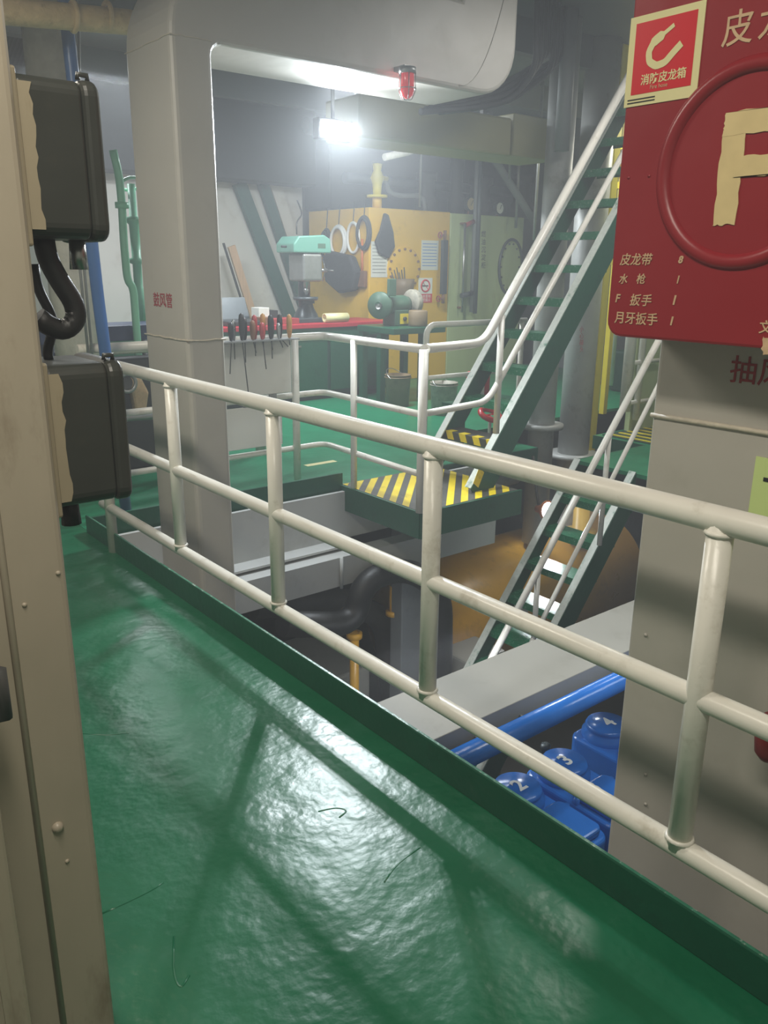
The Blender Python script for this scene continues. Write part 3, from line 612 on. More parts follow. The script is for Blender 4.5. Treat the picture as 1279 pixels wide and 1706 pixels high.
for i, ch in enumerate('燃油沉淀柜'): text(ch, .09, (ony(801, 394+i*13, TY-.014).x, TY-.0145, ony(801, 394+i*13, TY-.014).z), *NY, 'ink', t, bold=0)
def sheet(px0, px1, py0, py1, name, m, label, cat):
    a = ony(px0, py0, TY-.003); b = ony(px1, py1, TY-.003); return one(name, B(a.x, b.x, TY-.005, TY-.0015, b.z, a.z), m, label, cat), a, b
s, a, b = sheet(618, 645, 402, 462, 'notice_sheet', 'paper', 'pale printed notice on the tank above the grinder', 'notice')
for i in range(9): zz = a.z-.04-(a.z-b.z-.06)*i/9; B(a.x+.02, b.x-.03, TY-.0062, TY-.0052, zz-.008, zz).build('text_line', 'galvanised', s)
s, a, b = sheet(702, 729, 400, 450, 'notice_sheet', 'paper', 'bluish printed notice on the tank beside the black gauge', 'notice')
for i in range(8): zz = a.z-.04-(a.z-b.z-.06)*i/8; B(a.x+.02, b.x-.03, TY-.0062, TY-.0052, zz-.008, zz).build('text_line', 'blue_label', s)
s, a, b = sheet(697, 719, 463, 504, 'safety_sign', 'white_print', 'white and red no smoking sign on the yellow tank', 'sign')
w = b.x-a.x; hgt = a.z-b.z
B(a.x, b.x, TY-.0065, TY-.0052, b.z, b.z+hgt*.36).build('red_band', 'sticker_red', s)
cx, cz = (a.x+b.x)/2, b.z+hgt*.68
MB().ring((cx, TY-.006, cz), (0, 1, 0), w*.30, w*.045, 28, 6).build('prohibition_ring', 'sticker_red', s)
MB().bar((cx-w*.2, TY-.006, cz+w*.2), (cx+w*.2, TY-.006, cz-w*.2), .003, w*.07, up=(0, 1, 0)).build('prohibition_bar', 'sticker_red', s)
MB().bar((cx-w*.22, TY-.007, cz), (cx+w*.2, TY-.007, cz), .003, w*.07).build('cigarette', 'ink', s)
text('机舱重地', w*.2, (a.x+w*.1, TY-.0067, b.z+hgt*.20), *NY, 'white_print', s); text('严禁烟火', w*.2, (a.x+w*.1, TY-.0067, b.z+hgt*.05), *NY, 'white_print', s)
q = ony(641, 400, TY-.03)
mbx = MB().prism([(-.02, .32), (.04, .3), (.12, .10), (.15, -.08), (.05, -.22), (-.10, -.16), (-.16, -.02), (-.08, .12)], (q.x, TY-.06, q.z), (1, 0, 0), (0, 0, 1), (0, .05, 0)); one('hanging_rag', mbx, 'cloth_dark', 'dark rag hanging on the tank front left of the bolted cover', 'rag', bev=.015)
q = ony(665, 470, TY-.1)
t = thing('parts_basket', 'hanging bag of rods and brushes behind the bench grinder', 'bag', (q.x, TY-.1, q.z))
MB().lathe((q.x+.02, TY-.165, q.z-.26), [(0, 0), (.11, 0), (.13, .2), (.14, .3), (.12, .3), (.11, .02)], (0, 0, 1), 18).build('bag', 'bucket_tan', t)
for k in range(6): MB().cyl((q.x-.04+k*.02, TY-.165, q.z-.2), (q.x-.14+k*.05, TY-.11+.01*k, q.z+.12+.03*(k % 3)), .007, 6).build('rod', 'dark_steel', t)
# cables and belts on the left yellow side
def coil(px, py, rx, ry, r, m, label, n=2):
    q = onx(px, py, TX-.05); t = thing('cable_coil', label, 'coil', (TX-.05, q.y, q.z), group='coils hung on the yellow tank side')
    for k in range(n): MB().ring((TX-.03-.022*k, q.y, q.z), (1, 0, 0), 1., r, 28, 8, sx=rx*(1-.14*k), sz=ry*(1-.1*k)).build('loop', m, t)
    MB().tube([(TX-.03, q.y, q.z+ry-.01), (TX-.008, q.y, q.z+ry+.25)], .006, 6).build('hook_cord', 'ink', t)
coil(542, 408, .10, .20, .014, 'rubber', 'black belt hung on the tank next to the drill head', 3)
coil(562, 402, .17, .19, .018, 'white_print', 'large white-rimmed coil in the middle of the tank side', 2)
coil(586, 396, .12, .18, .018, 'white_print', 'white oval hose loop right of the large coil', 1)
coil(604, 388, .13, .19, .02, 'cloth_dark', 'dark round coil nearest the tank corner', 2)
q = onx(566, 440, TX-.1); mbx = MB().prism([(-.34, .1), (-.2, .16), (.25, .1), (.38, -.1), (.30, -.32), (.0, -.36), (-.3, -.22)], (TX-.14, q.y, q.z), (0, -1, 0), (0, 0, 1), (.12, 0, 0)); one('tool_bag', mbx, 'cloth_dark', 'dark cloth bag hanging under the coils on the tank', 'bag', bev=.03)
q = onx(604, 440, TX-.02); t = thing('hand_broom', 'small brown hand broom hanging at the tank corner', 'broom', (TX-.03, q.y, q.z))
MB().cyl((TX-.03, q.y, q.z+.3), (TX-.03, q.y, q.z-.1), .014, 8).build('handle', 'orange', t); B(TX-.055, TX-.005, q.y-.08, q.y+.08, q.z-.28, q.z-.08).build('bristles', 'brown', t, bev=.01)
# bench grinder on its stand
GX, GY = ony(658, 510, 7.2).x, 7.2; GZ = ony(658, 508, 7.2).z
t = thing('bench_grinder', 'green bench grinder with two wheels on a green stand', 'grinder', (GX, GY, 0))
B(GX-.30, GX+.46, GY-.34, GY+.3, .76, .83).build('stand_top', 'green_paint', t, bev=.01)
for x in (GX-.28, GX+.32):
    for y in (GY-.1, GY+.22): B(x, x+.07, y, y+.07, 0, .76).build('leg', 'green_paint', t)
B(GX-.08, GX+.12, GY-.1, GY+.12, .83, GZ-.05).build('pedestal', 'grinder_green', t, bev=.01)
MB().lathe((GX-.16, GY, GZ), [(0, 0), (.07, 0), (.10, .03), (.105, .26), (.09, .33), (0, .33)], (1, 0, 0), 24).build('motor', 'grinder_green', t)
o = MB().lathe((GX-.25, GY-.03, GZ), [(0, 0), (.14, 0), (.145, .01), (.145, .04), (.14, .05), (0, .05)], (.9, .43, 0), 32).build('wheel', 'grinder_green', t)
MB().lathe((GX-.25, GY-.03, GZ), [(.04, -.02), (.04, 0), (0, -.02)], (.9, .43, 0), 16).build('hub', 'steel', o)
MB().lathe((GX+.22, GY, GZ+.02), [(0, 0), (.14, 0), (.145, .01), (.145, .06), (.14, .07), (0, .07)], (1, 0, 0), 32).build('wheel', 'bucket_grey', t)
B(GX-.2, GX-.1, GY-.14, GY-.1, GZ+.1, GZ+.28).build('guard', 'grinder_green', t, bev=.006)
o = B(GX-.01, GX+.11, GY-.106, GY-.1, GZ-.20, GZ-.09).build('switch_plate', 'hazard_yellow', t); MB().lathe((GX+.05, GY-.106, GZ-.145), [(0, .02), (.022, .018), (.022, 0)], (0, -1, 0), 14).build('switch', 'ink', o)
q = ony(682, 545, 7.05); one('coolant_can', MB().lathe((q.x+.06, 6.98, .831), [(0, 0), (.10, 0), (.105, .02), (.105, .16), (.095, .17), (.09, .16), (.09, .02), (0, .02)], (0, 0, 1), 20), 'bucket_tan', 'rusty open can on the grinder stand', 'can')
def bucket(px, py, r, h, m, label):
    q = onz(px, py, 0); t = thing('bucket', label, 'bucket', (q.x, q.y, .001), group='buckets on the far platform')
    MB().lathe((q.x, q.y, .001), [(0, 0), (r*.86, 0), (r, h*.98), (r*1.04, h), (r*.97, h), (r*.85, .02), (0, .02)], (0, 0, 1), 24).build('pail', m, t)
    MB().ring((q.x, q.y, h*.92), (0, 0, 1), r*1.01, .007, 28, 6).build('rim', m, t)
    MB().ring((q.x, q.y, h*.9), (.2, -.6, .8), r*1.05, .004, 16, 6, a0=0, a1=PI).build('bail', 'steel', t)
bucket(662, 676, .14, .34, 'bucket_tan', 'tan bucket standing in the shade below the grinder')
bucket(738, 690, .14, .33, 'bucket_grey', 'paint-spattered grey bucket behind the upper stair foot')
# things on the stair and behind
q = ony(806, 648, 4.9); t = thing('oil_can', 'red plastic can with a white and blue label behind the stair treads', 'can', (q.x, 4.9, 0))
zc = q.z-.12
B(q.x-.07, q.x+.10, 4.92, 5.06, zc, zc+.26).build('can_body', 'red_plastic', t, bev=.02); B(q.x-.06, q.x+.02, 4.915, 4.9195, zc+.04, zc+.2).build('can_label', 'white_print', t); B(q.x-.06, q.x+.02, 4.913, 4.9149, zc+.14, zc+.19).build('label_band', 'blue_label', t)
one('can_shelf', B(q.x-.25, q.x+.5, 4.9, 5.15, zc-.03, zc-.001).box(q.x-.2, q.x-.16, 4.95, 5.05, 0, zc-.03).box(q.x+.4, q.x+.44, 4.95, 5.05, 0, zc-.03), 'green_paint', 'low green shelf carrying the red can behind the stair', 'shelf')
q = ony(812, 690, 4.75); t = thing('red_handwheel', 'bright red handwheel low behind the stair treads', 'valve', (q.x, 4.72, q.z))
MB().ring((q.x, 4.72, q.z), (0, -.45, 1), .085, .024, 28, 10).build('wheel_rim', 'red_plastic', t); MB().bar((q.x-.07, 4.72, q.z), (q.x+.07, 4.72, q.z), .016, .01).build('spoke', 'red_plastic', t); MB().cyl((q.x, 4.72, .0), (q.x, 4.72, q.z), .014, 10).build('spindle', 'lagging_white', t)

# leaning beams and plank on the white back wall
wl = struct(B(2.2, TX-.02, 9.90, 9.99, 0, ony(430, 300, 9.9).z).build('wall_lining', 'wall_white'), 'white lined wall behind the workbench')
def lean(p0, p1, w, h, name, m, label, Y=9.84):
    a, b = ony(*p0, Y), ony(*p1, Y); b = a+(b-a)*((a.z-.03)/(a.z-b.z)); return one(name, MB().bar(a, b, h, w, up=(0, 1, 0)), m, label, 'beam')
lean((398, 305), (478, 515), .08, .17, 'leaning_beam', 'beam_green', 'left dark green beam slanting across the white wall')
lean((432, 290), (492, 470), .08, .13, 'leaning_beam', 'beam_green', 'right dark green beam slanting behind the drill')
lean((385, 410), (418, 515), .04, .10, 'wood_plank', 'wood', 'pale wooden plank leaning on the white wall behind the case', 9.6)
lean((372, 405), (402, 500), .02, .025, 'steel_rod', 'ink', 'thin black rod leaning beside the wooden plank', 9.55)
lean((455, 300), (500, 440), .05, .16, 'leaning_board', 'wall_white', 'white board slanting between the green beam and yellow tank', 9.86)

# ================================================================== PIPES, DUCTS AND MACHINERY BEHIND
def pipe(name, label, pts, r, m, fl_at=(), cat='pipe', n=14, rr=.08):
    pts = [V(p) for p in pts]
    t = thing(name, label, cat, tuple(pts[0])); MB().tube(rp(pts, rr), r, n).build('run', m, t)
    for (p, ax) in fl_at: MB().lathe(p, [(r, -.02), (r*1.7, -.02), (r*1.7, .02), (r, .02)], ax, 18).build('flange', m, t)
    return t
t = thing('beige_duct', 'dull beige horizontal duct hanging behind the ceiling duct', 'duct', (5.2, 5.2, 2.4))
B(3.95, 5.55, 5.2, 5.65, 2.365, 2.66).build('body', 'yellow_olive' if 'yellow_olive' in MATS else 'post_beige', t, bev=.02)
B(5.56, 6.15, 5.19, 5.66, 2.37, 2.70).build('end_box', 'yellow_olive', t, bev=.01)
for x in (4.2, 5.4): B(x, x+.04, 5.4, 5.44, 2.66, 3.35).build('hanger', 'dark_steel', t)
for i in range(8):
    Yc = 4.36+.046*i; k = i % 4
    pts = [ony(700+8*i, 186-3*k, Yc), ony(790, 180-7*k, Yc), ony(850, 168-11*k, Yc), ony(893+7*i, 118-8*k, Yc), ony(893+7*i, 40, Yc)]
    pts.append(V((pts[-1].x, Yc, 3.345)))
    one('black_cable', MB().tube(rp(pts, .14), .021, 8), 'rubber', f'glossy black cable curving up beside the ceiling duct end, {ordn[i]} of the bundle', 'cable', group='black ceiling cables')
q0, q1 = ony(925, 560, 4.8), ony(925, 250, 4.8); xp = (ony(925, 400, 4.75).x)
PX1 = 5.70
pipe('lagged_pipe', 'thick silver lagged vertical pipe behind the upper stair', [(PX1, 4.8, -1.0), (PX1, 4.8, 3.34)], .115, 'silver_lagging', [((PX1, 4.8, .1), (0, 0, 1)), ((PX1, 4.8, 1.45), (0, 0, 1))], n=24)
x2 = ony(962, 650, 5.0).x
lp2 = pipe('lagged_pipe', 'second silver lagged pipe with a red warning, left of the yellow column', [(x2, 5.0, -1.0), (x2, 5.0, 3.34)], .15, 'silver_lagging', [((x2, 5.0, -.3), (0, 0, 1))], n=24)
q = ony(925, 205, 4.7); pipe('ceiling_pipe', 'grey pipe rising to the ceiling above the lagged pipe', [(q.x, 4.62, 2.35), (q.x, 4.62, 3.34)], .06, 'wall_grey', n=16)
xc = ony(985, 600, 5.05).x
t = thing('yellow_column', 'narrow yellow column standing behind the stair', 'column', (xc, 5.05, -1))
B(xc-.045, xc+.045, 4.95, 5.15, -1.0, 3.34).build('body', 'yellow_bright', t, bev=.006)
for i, ch in enumerate('小心碰头'):
    a = ony(966, 553+i*11, 4.84); text(ch, .06, (a.x, 4.8485, a.z), *NY, 'dull_red', lp2)
# yellow ladder cage to the right of the stair
t = thing('yellow_rack', 'bright yellow bolted rack seen between stair and red cabinet', 'rack', (6.6, 4.9, 0))
for px in (1006, 1030): q = ony(px, 400, 5.2); B(q.x-.03, q.x+.03, 5.18, 5.24, 0, 2.9).build('upright', 'yellow_bright', t, bev=.004)
a = ony(1006, 400, 5.2).x; b = ony(1030, 400, 5.2).x
for i, z in enumerate((1.5, 1.85, 2.2, 2.55)): B(a, b+.3, 5.19, 5.23, z, z+.06).build('cross_bar', 'yellow_bright', t)
for i, z in enumerate((1.62, 2.32)): B(a+.05, b, 5.25, 5.28, z, z+.16).build('red_box', 'dull_red', t)

# dark machinery over the tank
random.seed(3)
mt = thing('boiler_unit', 'dark machinery block standing above and behind the oil tank', 'machine', (7.5, 9.4, 2.2))
B(TX+.05, 9.4, 9.35, 9.97, TZ+.02, 3.3).build('casing', 'dark_grey', mt, bev=.03)
for px, w, h in ((690, .16, .5), (740, .12, .7), (780, .2, .5), (850, .18, .6)):
    q = ony(px, 300, 9.1); MB().lathe((q.x, 8.85, TZ+.01), [(0, 0), (w, 0), (w, h*.3), (w*.7, h*.4), (w*.7, h*.8), (w*.9, h*.82), (w*.9, h), (0, h)], (0, 0, 1), 18).build('valve_body', 'dark_steel', mt)
def vp(px, py0, py1, Y, r, m, label, name='thin_pipe', extra=()):
    a, b = ony(px, py0, Y), ony(px, py1, Y); x = (a.x+b.x)/2
    return pipe(name, label, [(x, Y, b.z), (x, Y, 3.345)], r, m, extra, n=10)
vp(796, 250, 522, 8.2, .03, 'pipe_dark', 'tall dark pipe running up the middle of the pale green panel')
vp(862, 255, 380, 8.2, .02, 'galvanised', 'thin bright pipe above the right end of the tank')
vp(700, 265, 345, 8.3, .015, 'galvanised', 'thin pale pipe above the yellow half of the tank')
vp(893, 262, 400, 6.2, .016, 'galvanised', 'thin steel conduit just left of the silver lagged pipe')
vp(849, 250, 300, 8.0, .018, 'galvanised', 'short steel pipe hanging below the beige duct')
q = ony(740, 440, TY-.1)
t = thing('level_gauge', 'long black level gauge with red valves on the tank', 'gauge', (q.x, TY-.1, q.z))
za, zb_ = ony(740, 400, TY-.1).z, ony(740, 490, TY-.1).z
B(q.x-.045, q.x+.045, TY-.12, TY-.07, zb_, za).build('glass_case', 'pipe_dark', t, bev=.006)
for z in (za+.06, zb_-.06):
    MB().cyl((q.x, TY-.095, z-.06), (q.x, TY-.095, z+.06), .022, 12).build('valve_body', 'brown', t)
    MB().cyl((q.x, TY-.095, z), (q.x, TY-.011, z), .014, 10).build('pipe_stub', 'brown', t)
    MB().ring((q.x-.09, TY-.1, z), (1, 0, 0), .035, .008, 18, 6).build('valve_wheel', 'dull_red', t)
    MB().cyl((q.x-.09, TY-.1, z), (q.x, TY-.1, z), .008, 8).build('valve_spindle', 'brown', t)
q = ony(772, 440, TY-.1); za, zb_ = ony(773, 372, TY-.1).z, ony(773, 520, TY-.1).z
t = thing('sight_pipe', 'slim bright sight pipe with red valve on the pale green panel', 'pipe', (q.x, TY-.1, zb_))
MB().cyl((q.x, TY-.1, zb_), (q.x, TY-.1, za), .016, 10).build('run', 'steel', t)
for z in (za, zb_+.06): MB().cyl((q.x, TY-.1, z), (q.x, TY-.013, z), .014, 8).build('stub', 'brown', t)
MB().cyl((q.x+.02, TY-.1, za-.02), (q.x+.16, TY-.1, za+.03), .03, 12).build('valve_body', 'dull_red', t); MB().cyl((q.x-.02, TY-.1, zb_+.22), (q.x+.2, TY-.1, zb_+.25), .035, 12).build('cock', 'pipe_dark', t)
vp(788, 375, 520, TY-.08, .03, 'wall_grey', 'grey drain pipe between sight pipe and dark pipe')
def dial(px, py, r, label, m='white_print'):
    DYY = TY+.1; q = ony(px, py, DYY); t = thing('pressure_dial', label, 'gauge', (q.x, DYY, q.z))
    MB().lathe((q.x, DYY, q.z), [(0, 0), (r*1.15, 0), (r*1.15, .05), (r, .06), (r, .05)], (0, -1, 0), 22).build('rim', 'pipe_dark', t); MB().lathe((q.x, DYY-.05, q.z), [(r, 0), (0, .003)], (0, -1, 0), 22).build('dial_face', m, t)
    MB().bar((q.x, DYY-.056, q.z-r*.2), (q.x+r*.4, DYY-.056, q.z+r*.6), .003, r*.12, up=(0, 1, 0)).build('needle', 'ink', t); MB().cyl((q.x, DYY, q.z), (q.x, DYY, TZ-.011), .012, 8).build('stem', 'brown', t)
dial(828, 347, .075, 'small white pressure dial above the pale green panel')
dial(780, 340, .08, 'yellowish pressure dial above the sight pipe', 'letter_cream')
q = ony(628, 325, 8.56); t = thing('yellow_valve', 'yellow upright valve on a flange above the tank corner', 'valve', (q.x, 8.56, TZ))
MB().cyl((q.x, 8.56, TZ), (q.x, 8.56, q.z), .06, 16).build('riser', 'tank_yellow', t)
MB().lathe((q.x, 8.56, q.z), [(.05, -.03), (.13, -.03), (.13, .0), (.05, .0), (.06, .12), (.085, .2), (.05, .28), (.06, .36), (0, .37)], (0, 0, 1), 20).build('valve_body', 'yellow_bright', t)
MB().cyl((q.x, 8.56, q.z+.2), (q.x+.16, 8.56, q.z+.2), .03, 12).build('outlet', 'yellow_bright', t)
pts = [ony(*p, 7.9) for p in ((640, 262), (685, 252), (700, 240))]; pts.append(V((pts[-1].x+.02, 7.9, 3.345))); pipe('white_pipe', 'short white lagged pipe bend under the beige duct', pts, .04, 'lagging_white')
pts = [ony(*p, 8.4) for p in ((665, 290), (672, 318), (690, 324), (730, 324))]; pts = [V((p.x, 8.7, p.z)) for p in pts]; pts.append(V((pts[-1].x+.05, 8.7, TZ))); pipe('bent_pipe', 'pale bent pipe above the yellow half of the tank', pts, .03, 'wall_grey')
pts = [ony(*p, 8.1) for p in ((820, 260), (865, 330), (890, 370))]; pts = [V((pts[0].x-.1, 8.1, 3.345))]+pts; pipe('slanting_pipe', 'dark grey pipe slanting down above the tank end', pts, .05, 'wall_grey')
a = ony(690, 300, 9.0); b = ony(900, 300, 9.0); pipe('header_pipe', 'dark horizontal header pipe across the machinery', [(a.x-1, 9.22, 2.55), (b.x, 9.22, 2.55)], .07, 'pipe_dark', n=14)
pipe('header_pipe', 'upper dark header pipe close to the ceiling', [(a.x-2, 8.6, 3.0), (b.x, 8.6, 3.0)], .09, 'dark_steel', n=14)
# left background
q = ony(105, 300, 5.5); pipe('cream_pipe', 'wide cream vertical pipe behind the junction boxes', [(q.x, 5.5, 0), (q.x, 5.5, 3.34)], .15, 'lagging_white', n=28)
a = onz(205, 845, 0); b = ony(112, 30, 4.62); pipe('blue_pole', 'blue painted pole standing behind the junction boxes', [(1.76, 4.62, 0), (1.70, 4.62, 1.3), (1.665, 4.62, 2.6), (1.65, 4.62, 3.3)], .033, 'blue_pole')
for i, px in enumerate((126, 133)):
    a = ony(px-2, 40, 4.7); b = ony(px+3, 400, 4.7); pipe('thin_conduit', ('left' if i == 0 else 'right')+' thin pale conduit next to the blue pole', [b+V((0, 0, -1)), b, a, a+V((0, 0, .7))], .008, 'galvanised', n=8)
a = ony(-40, 14, 4.45); b = ony(225, 38, 4.45); 
t = pipe('wrapped_pipe', 'cloth-wrapped tan pipe crossing the top left corner', [a+V((-.6, 0, 0)), a, b, b+V((.8, .3, .02))], .058, 'lagging_cloth', n=18)
for px in (122, 178): q = ony(px, 28, 4.45); MB().ring(q, (1, 0, 0), .062, .012, 20, 8).build('wrap_band', 'lagging_cloth', t)
pts = [ony(*p, 5.95) for p in ((188, 250), (198, 290), (203, 340), (206, 400), (212, 468), (222, 478))]; pts += [pts[-1]+V((0, 0, -.2)), V((pts[-1].x, 5.95, 0))]; pipe('mint_pipe', 'pale mint green pipe with flange left of the air duct', pts, .028, 'mint_pipe', [(ony(203, 342, 5.95), (0, 0, 1))])
q = ony(222, 440, 6.6); t = thing('mint_valve', 'mint green valve stack half hidden by the air duct', 'valve', (q.x+.02, 6.6, 0))
MB().lathe((q.x+.03, 6.6, q.z-.5), [(0, 0), (.05, 0), (.05, .3), (.035, .32), (.035, .5), (.06, .51), (.06, .54), (.035, .55), (.04, .8), (.065, .82), (.065, .85), (.03, .86), (.03, 1.1), (0, 1.1)], (0, 0, 1), 18).build('valve_body', 'mint_pipe', t)
MB().cyl((q.x+.03, 6.6, 0), (q.x+.03, 6.6, q.z-.5), .035, 14).build('riser', 'dark_steel', t)
MB().ring((q.x+.03, 6.6, q.z+.6), (0, .5, .8), .08, .012, 22, 8).build('handwheel', 'mint_pipe', t)
one('dark_backing', B(1.0, 2.6, 8.2, 8.7, 2.0, 3.34), 'dark_grey', 'dark box added to darken the wall behind the blue pole', 'duct', bev=.02)  # added for its dark tone in front of the lit wall
one('dark_fill', B(2.9, TX-.05, 9.5, 9.88, 2.45, 3.34), 'dark_grey', 'dark box added to darken the wall above the leaning beams', 'duct', bev=.02)  # added to keep the space under the ceiling dark
one('grey_locker', B(1.9, 2.7, 7.2, 7.8, 0, 1.95), 'wall_white', 'pale locker standing behind the mint pipe', 'locker', bev=.01)
one('dark_cabinet', B(1.5, 2.3, 6.6, 7.1, 0, .80), 'dark_grey', 'low dark cabinet below the blue tray on the left', 'cabinet', bev=.01)
a, b = ony(138, 545, 6.0), ony(245, 562, 6.0)
one('blue_tray', B(a.x-.3, b.x+.4, 6.0, 6.4, a.z-.11, a.z).box(a.x-.25, a.x-.2, 6.05, 6.35, 0, a.z-.11).box(b.x+.3, b.x+.35, 6.05, 6.35, 0, a.z-.11), 'navy', 'navy blue tray table left of the air duct', 'table', bev=.006)
q = ony(148, 525, 6.2); one('orange_cap_jar', MB().lathe((q.x, 6.2, a.z+.001), [(0, 0), (.06, 0), (.065, .1), (.05, .16), (0, .16)], (0, 0, 1), 16), 'rubber', 'small black jar on the navy tray', 'jar')
a = ony(150, 583, 5.7); b = ony(245, 578, 5.7); pipe('white_lagged_pipe', 'white lagged horizontal pipe just above the left end of the railing', [a+V((-.02, 0, -a.z)), a+V((-.02, 0, 0)), (b.x+.9, 5.7, a.z), (b.x+.9, 5.7, 0)], .042, 'lagging_white')
q = ony(212, 638, 5.52); t = thing('steel_ring', 'round steel ring fitting under the top rail at the left', 'fitting', tuple(q))
MB().ring(q, (0, 1, 0), .06, .014, 26, 8).build('ring_body', 'galvanised', t); MB().cyl(q+V((0, .01, 0)), q+V((0, .25, 0)), .045, 18).build('socket', 'dark_steel', t)
q = ony(232, 660, 5.69); one('rag', MB().prism([(-.06, .12), (.02, .15), (.08, .02), (.05, -.12), (-.03, -.15), (-.05, 0)], (q.x, 5.69, q.z), (1, 0, 0), (0, 0, 1), (0, .07, 0)), 'letter_dull', 'pale oily rag hanging next to the steel ring', 'rag', bev=.02)
a, b = ony(195, 698, 5.3), ony(275, 692, 5.3); pipe('grey_bar', 'thin grey bar between junction box and duct', [(a.x, 5.3, 0), a, b, (b.x, 5.3, 0)], .022, 'galvanised')
one('dark_machine', B(1.55, 2.6, 5.76, 5.9, 0.0, .82), 'dark_grey', 'dark machine casing behind the steel ring', 'machine', bev=.02)

# right background: white ladder, bulkhead gear
t = thing('white_ladder', 'white vertical ladder and guard tubes right of the lower handrail', 'ladder', (7.2, 4.4, 0))
xa_ = ony(1048, 600, 4.4).x; xb_ = ony(1068, 600, 4.4).x
MB().cyl((xa_, 4.4, .22), (xa_, 4.4, 2.6), .05, 18).build('stile', 'rail_white', t); MB().cyl((xb_, 4.4, .12), (xb_, 4.4, 2.6), .03, 14).build('stile', 'rail_white', t)
for py in (603, 668): z = ony(1070, py, 4.4).z; MB().cyl((xa_, 4.4, z), (xa_+.45, 4.4, z), .02, 12).build('rung', 'rail_white', t)
one('bulkhead_board', B(ony(1078, 640, 4.3).x, 9.4, 4.45, 4.5, .0, 2.8), 'panel_green', 'cream bulkhead panel behind the white ladder', 'panel')
q = ony(1019, 600, 6.0); pipe('hanging_tube', 'white tube end hanging in front of dark machinery at right', [(q.x, 6.0, ony(1015, 642, 6.0).z), (q.x, 6.0, 3.345)], .04, 'rail_white')
t = thing('dark_pump', 'dark green pump casing on the right-hand deck', 'pump', (9.4, 6.5, 0))
B(8.9, 9.9, 6.2, 7.2, 0, 1.9).build('casing', 'dark_grey', t, bev=.05); B(8.6, 9.9, 5.8, 6.2, 0, .5).build('plinth', 'dark_green', t, bev=.03); MB().cyl((9.0, 6.1, 1.0), (9.8, 6.1, 1.0), .3, 24).build('drum', 'dark_green', t)

# ================================================================== LOWER LEVEL
TK = V((5.85, 5.05, -1.62)); R_ = .60
t = thing('yellow_tank', 'big yellow horizontal tank on the lower level behind the stair', 'tank', (TK.x, TK.y, Z_LOW))
MB().lathe((4.35, TK.y, TK.z), [(0, -.16), (R_*.45, -.14), (R_*.8, -.07), (R_, .02), (R_, 2.7), (R_*.8, 2.82), (R_*.4, 2.89), (0, 2.90)], (1, 0, 0), 48).build('shell', 'tank_yellow_deep', t)
for x in (4.95, 6.5): B(x, x+.12, TK.y-.5, TK.y+.5, Z_LOW, TK.z-.4).build('saddle', 'dark_steel', t)
q = ony(965, 900, 4.72)
MB().lathe((q.x, 4.72, TK.z+.48), [(.09, 0), (.09, .1), (.15, .1), (.15, .13), (.15, .16), (.08, .16), (.08, .4), (0, .4)], (0, 0, 1), 22).build('nozzle', 'tank_yellow', t)
q = ony(853, 975, TK.y-R_*.8); B(q.x-.09, q.x+.09, TK.y-R_-.004, TK.y-R_+.05, TK.z+.02, TK.z+.30).build('data_sheet', 'paper', t)
# second flood lamp
q = ony(910, 850, 4.3)
t = thing('work_lamp', 'small bright work lamp with amber housing below the striped landing', 'lamp', tuple(q))
MB().lathe(q, [(.0, -.12), (.03, -.11), (.04, -.06), (.085, .0), (.085, .015), (.07, .015)], (-.05, -1, .12), 18).build('housing', 'orange', t)
MB().lathe(q+V((0, -.012, 0)), [(.07, 0), (0, .004)], (-.05, -1, .12), 18).build('lens', 'lamp_emit_low', t)
MB().tube([q+V((0, .08, 0)), (q.x, q.y+.11, q.z+.1), (q.x, 4.485, -.06)], .012, 8).build('hanger', 'dark_steel', t)
l = bpy.data.lights.new('work_lamp_light', 'SPOT'); l.energy = 45; l.color = (.92, .95, 1); l.shadow_soft_size = .05; l.spot_size = 2.4; l.spot_blend = .5
o = bpy.data.objects.new('work_lamp_light', l); COL.objects.link(o); o.location = q+V((-.01, -.06, .0)); o.rotation_euler = (math.radians(65), 0, math.radians(170))
# pipes on the lower level
q = ony(640, 960, 4.6)
pipe('black_loop_pipe', 'black square-bent pipe loop below the grey beam', [ony(470, 1040, 4.1), ony(590, 1040, 4.1), ony(605, 965, 4.1), ony(680, 945, 4.1), ony(735, 985, 4.1), ony(735, 1100, 4.1), ony(730, 1200, 4.1)], .085, 'rubber', n=16, rr=.2)
pipe('black_main_pipe', 'thick black pipe running left under the grey beam', [ony(420, 1010, 4.9), ony(560, 995, 4.9), ony(640, 1030, 4.9), ony(655, 1200, 4.9)], .10, 'dark_steel', n=18, rr=.2)
pts = [(ony(655, 1000, 4.5).x, 4.5, ony(655, y, 4.5).z) for y in (975, 1020)]
pipe('yellow_valve_pipe', 'short yellow pipe inside the black pipe loop', [pts[1], pts[0]], .035, 'tank_yellow_deep', [(pts[1], (0, 0, 1))])
xq = ony(590, 1080, 4.4).x; pipe('yellow_pipe', 'slim yellow vertical pipe below the black pipe', [(xq, 4.4, Z_LOW), (xq, 4.4, ony(590, 1055, 4.4).z)], .035, 'tank_yellow_deep', [((xq, 4.4, ony(590, 1058, 4.4).z), (0, 0, 1))])
q = ony(578, 1022, 4.45); one('yellow_actuator', MB().lathe((q.x, 4.45, q.z), [(0, -.04), (.045, -.03), (.05, .03), (0, .05)], (0, -1, 0), 16), 'tank_yellow_deep', 'small yellow valve knob left of the black loop', 'valve')
one('pump_block', B(2.5, 3.6, 4.6, 5.4, Z_LOW, -1.55), 'girder_grey', 'grey pump foundation deep under the black pipes', 'foundation', bev=.02)
one('grey_column', B(ony(668, 1100, 4.36).x, ony(705, 1100, 4.36).x, 4.36, 4.5, Z_LOW, -.40), 'wall_grey', 'grey stanchion behind the black pipe loop', 'column', bev=.01)
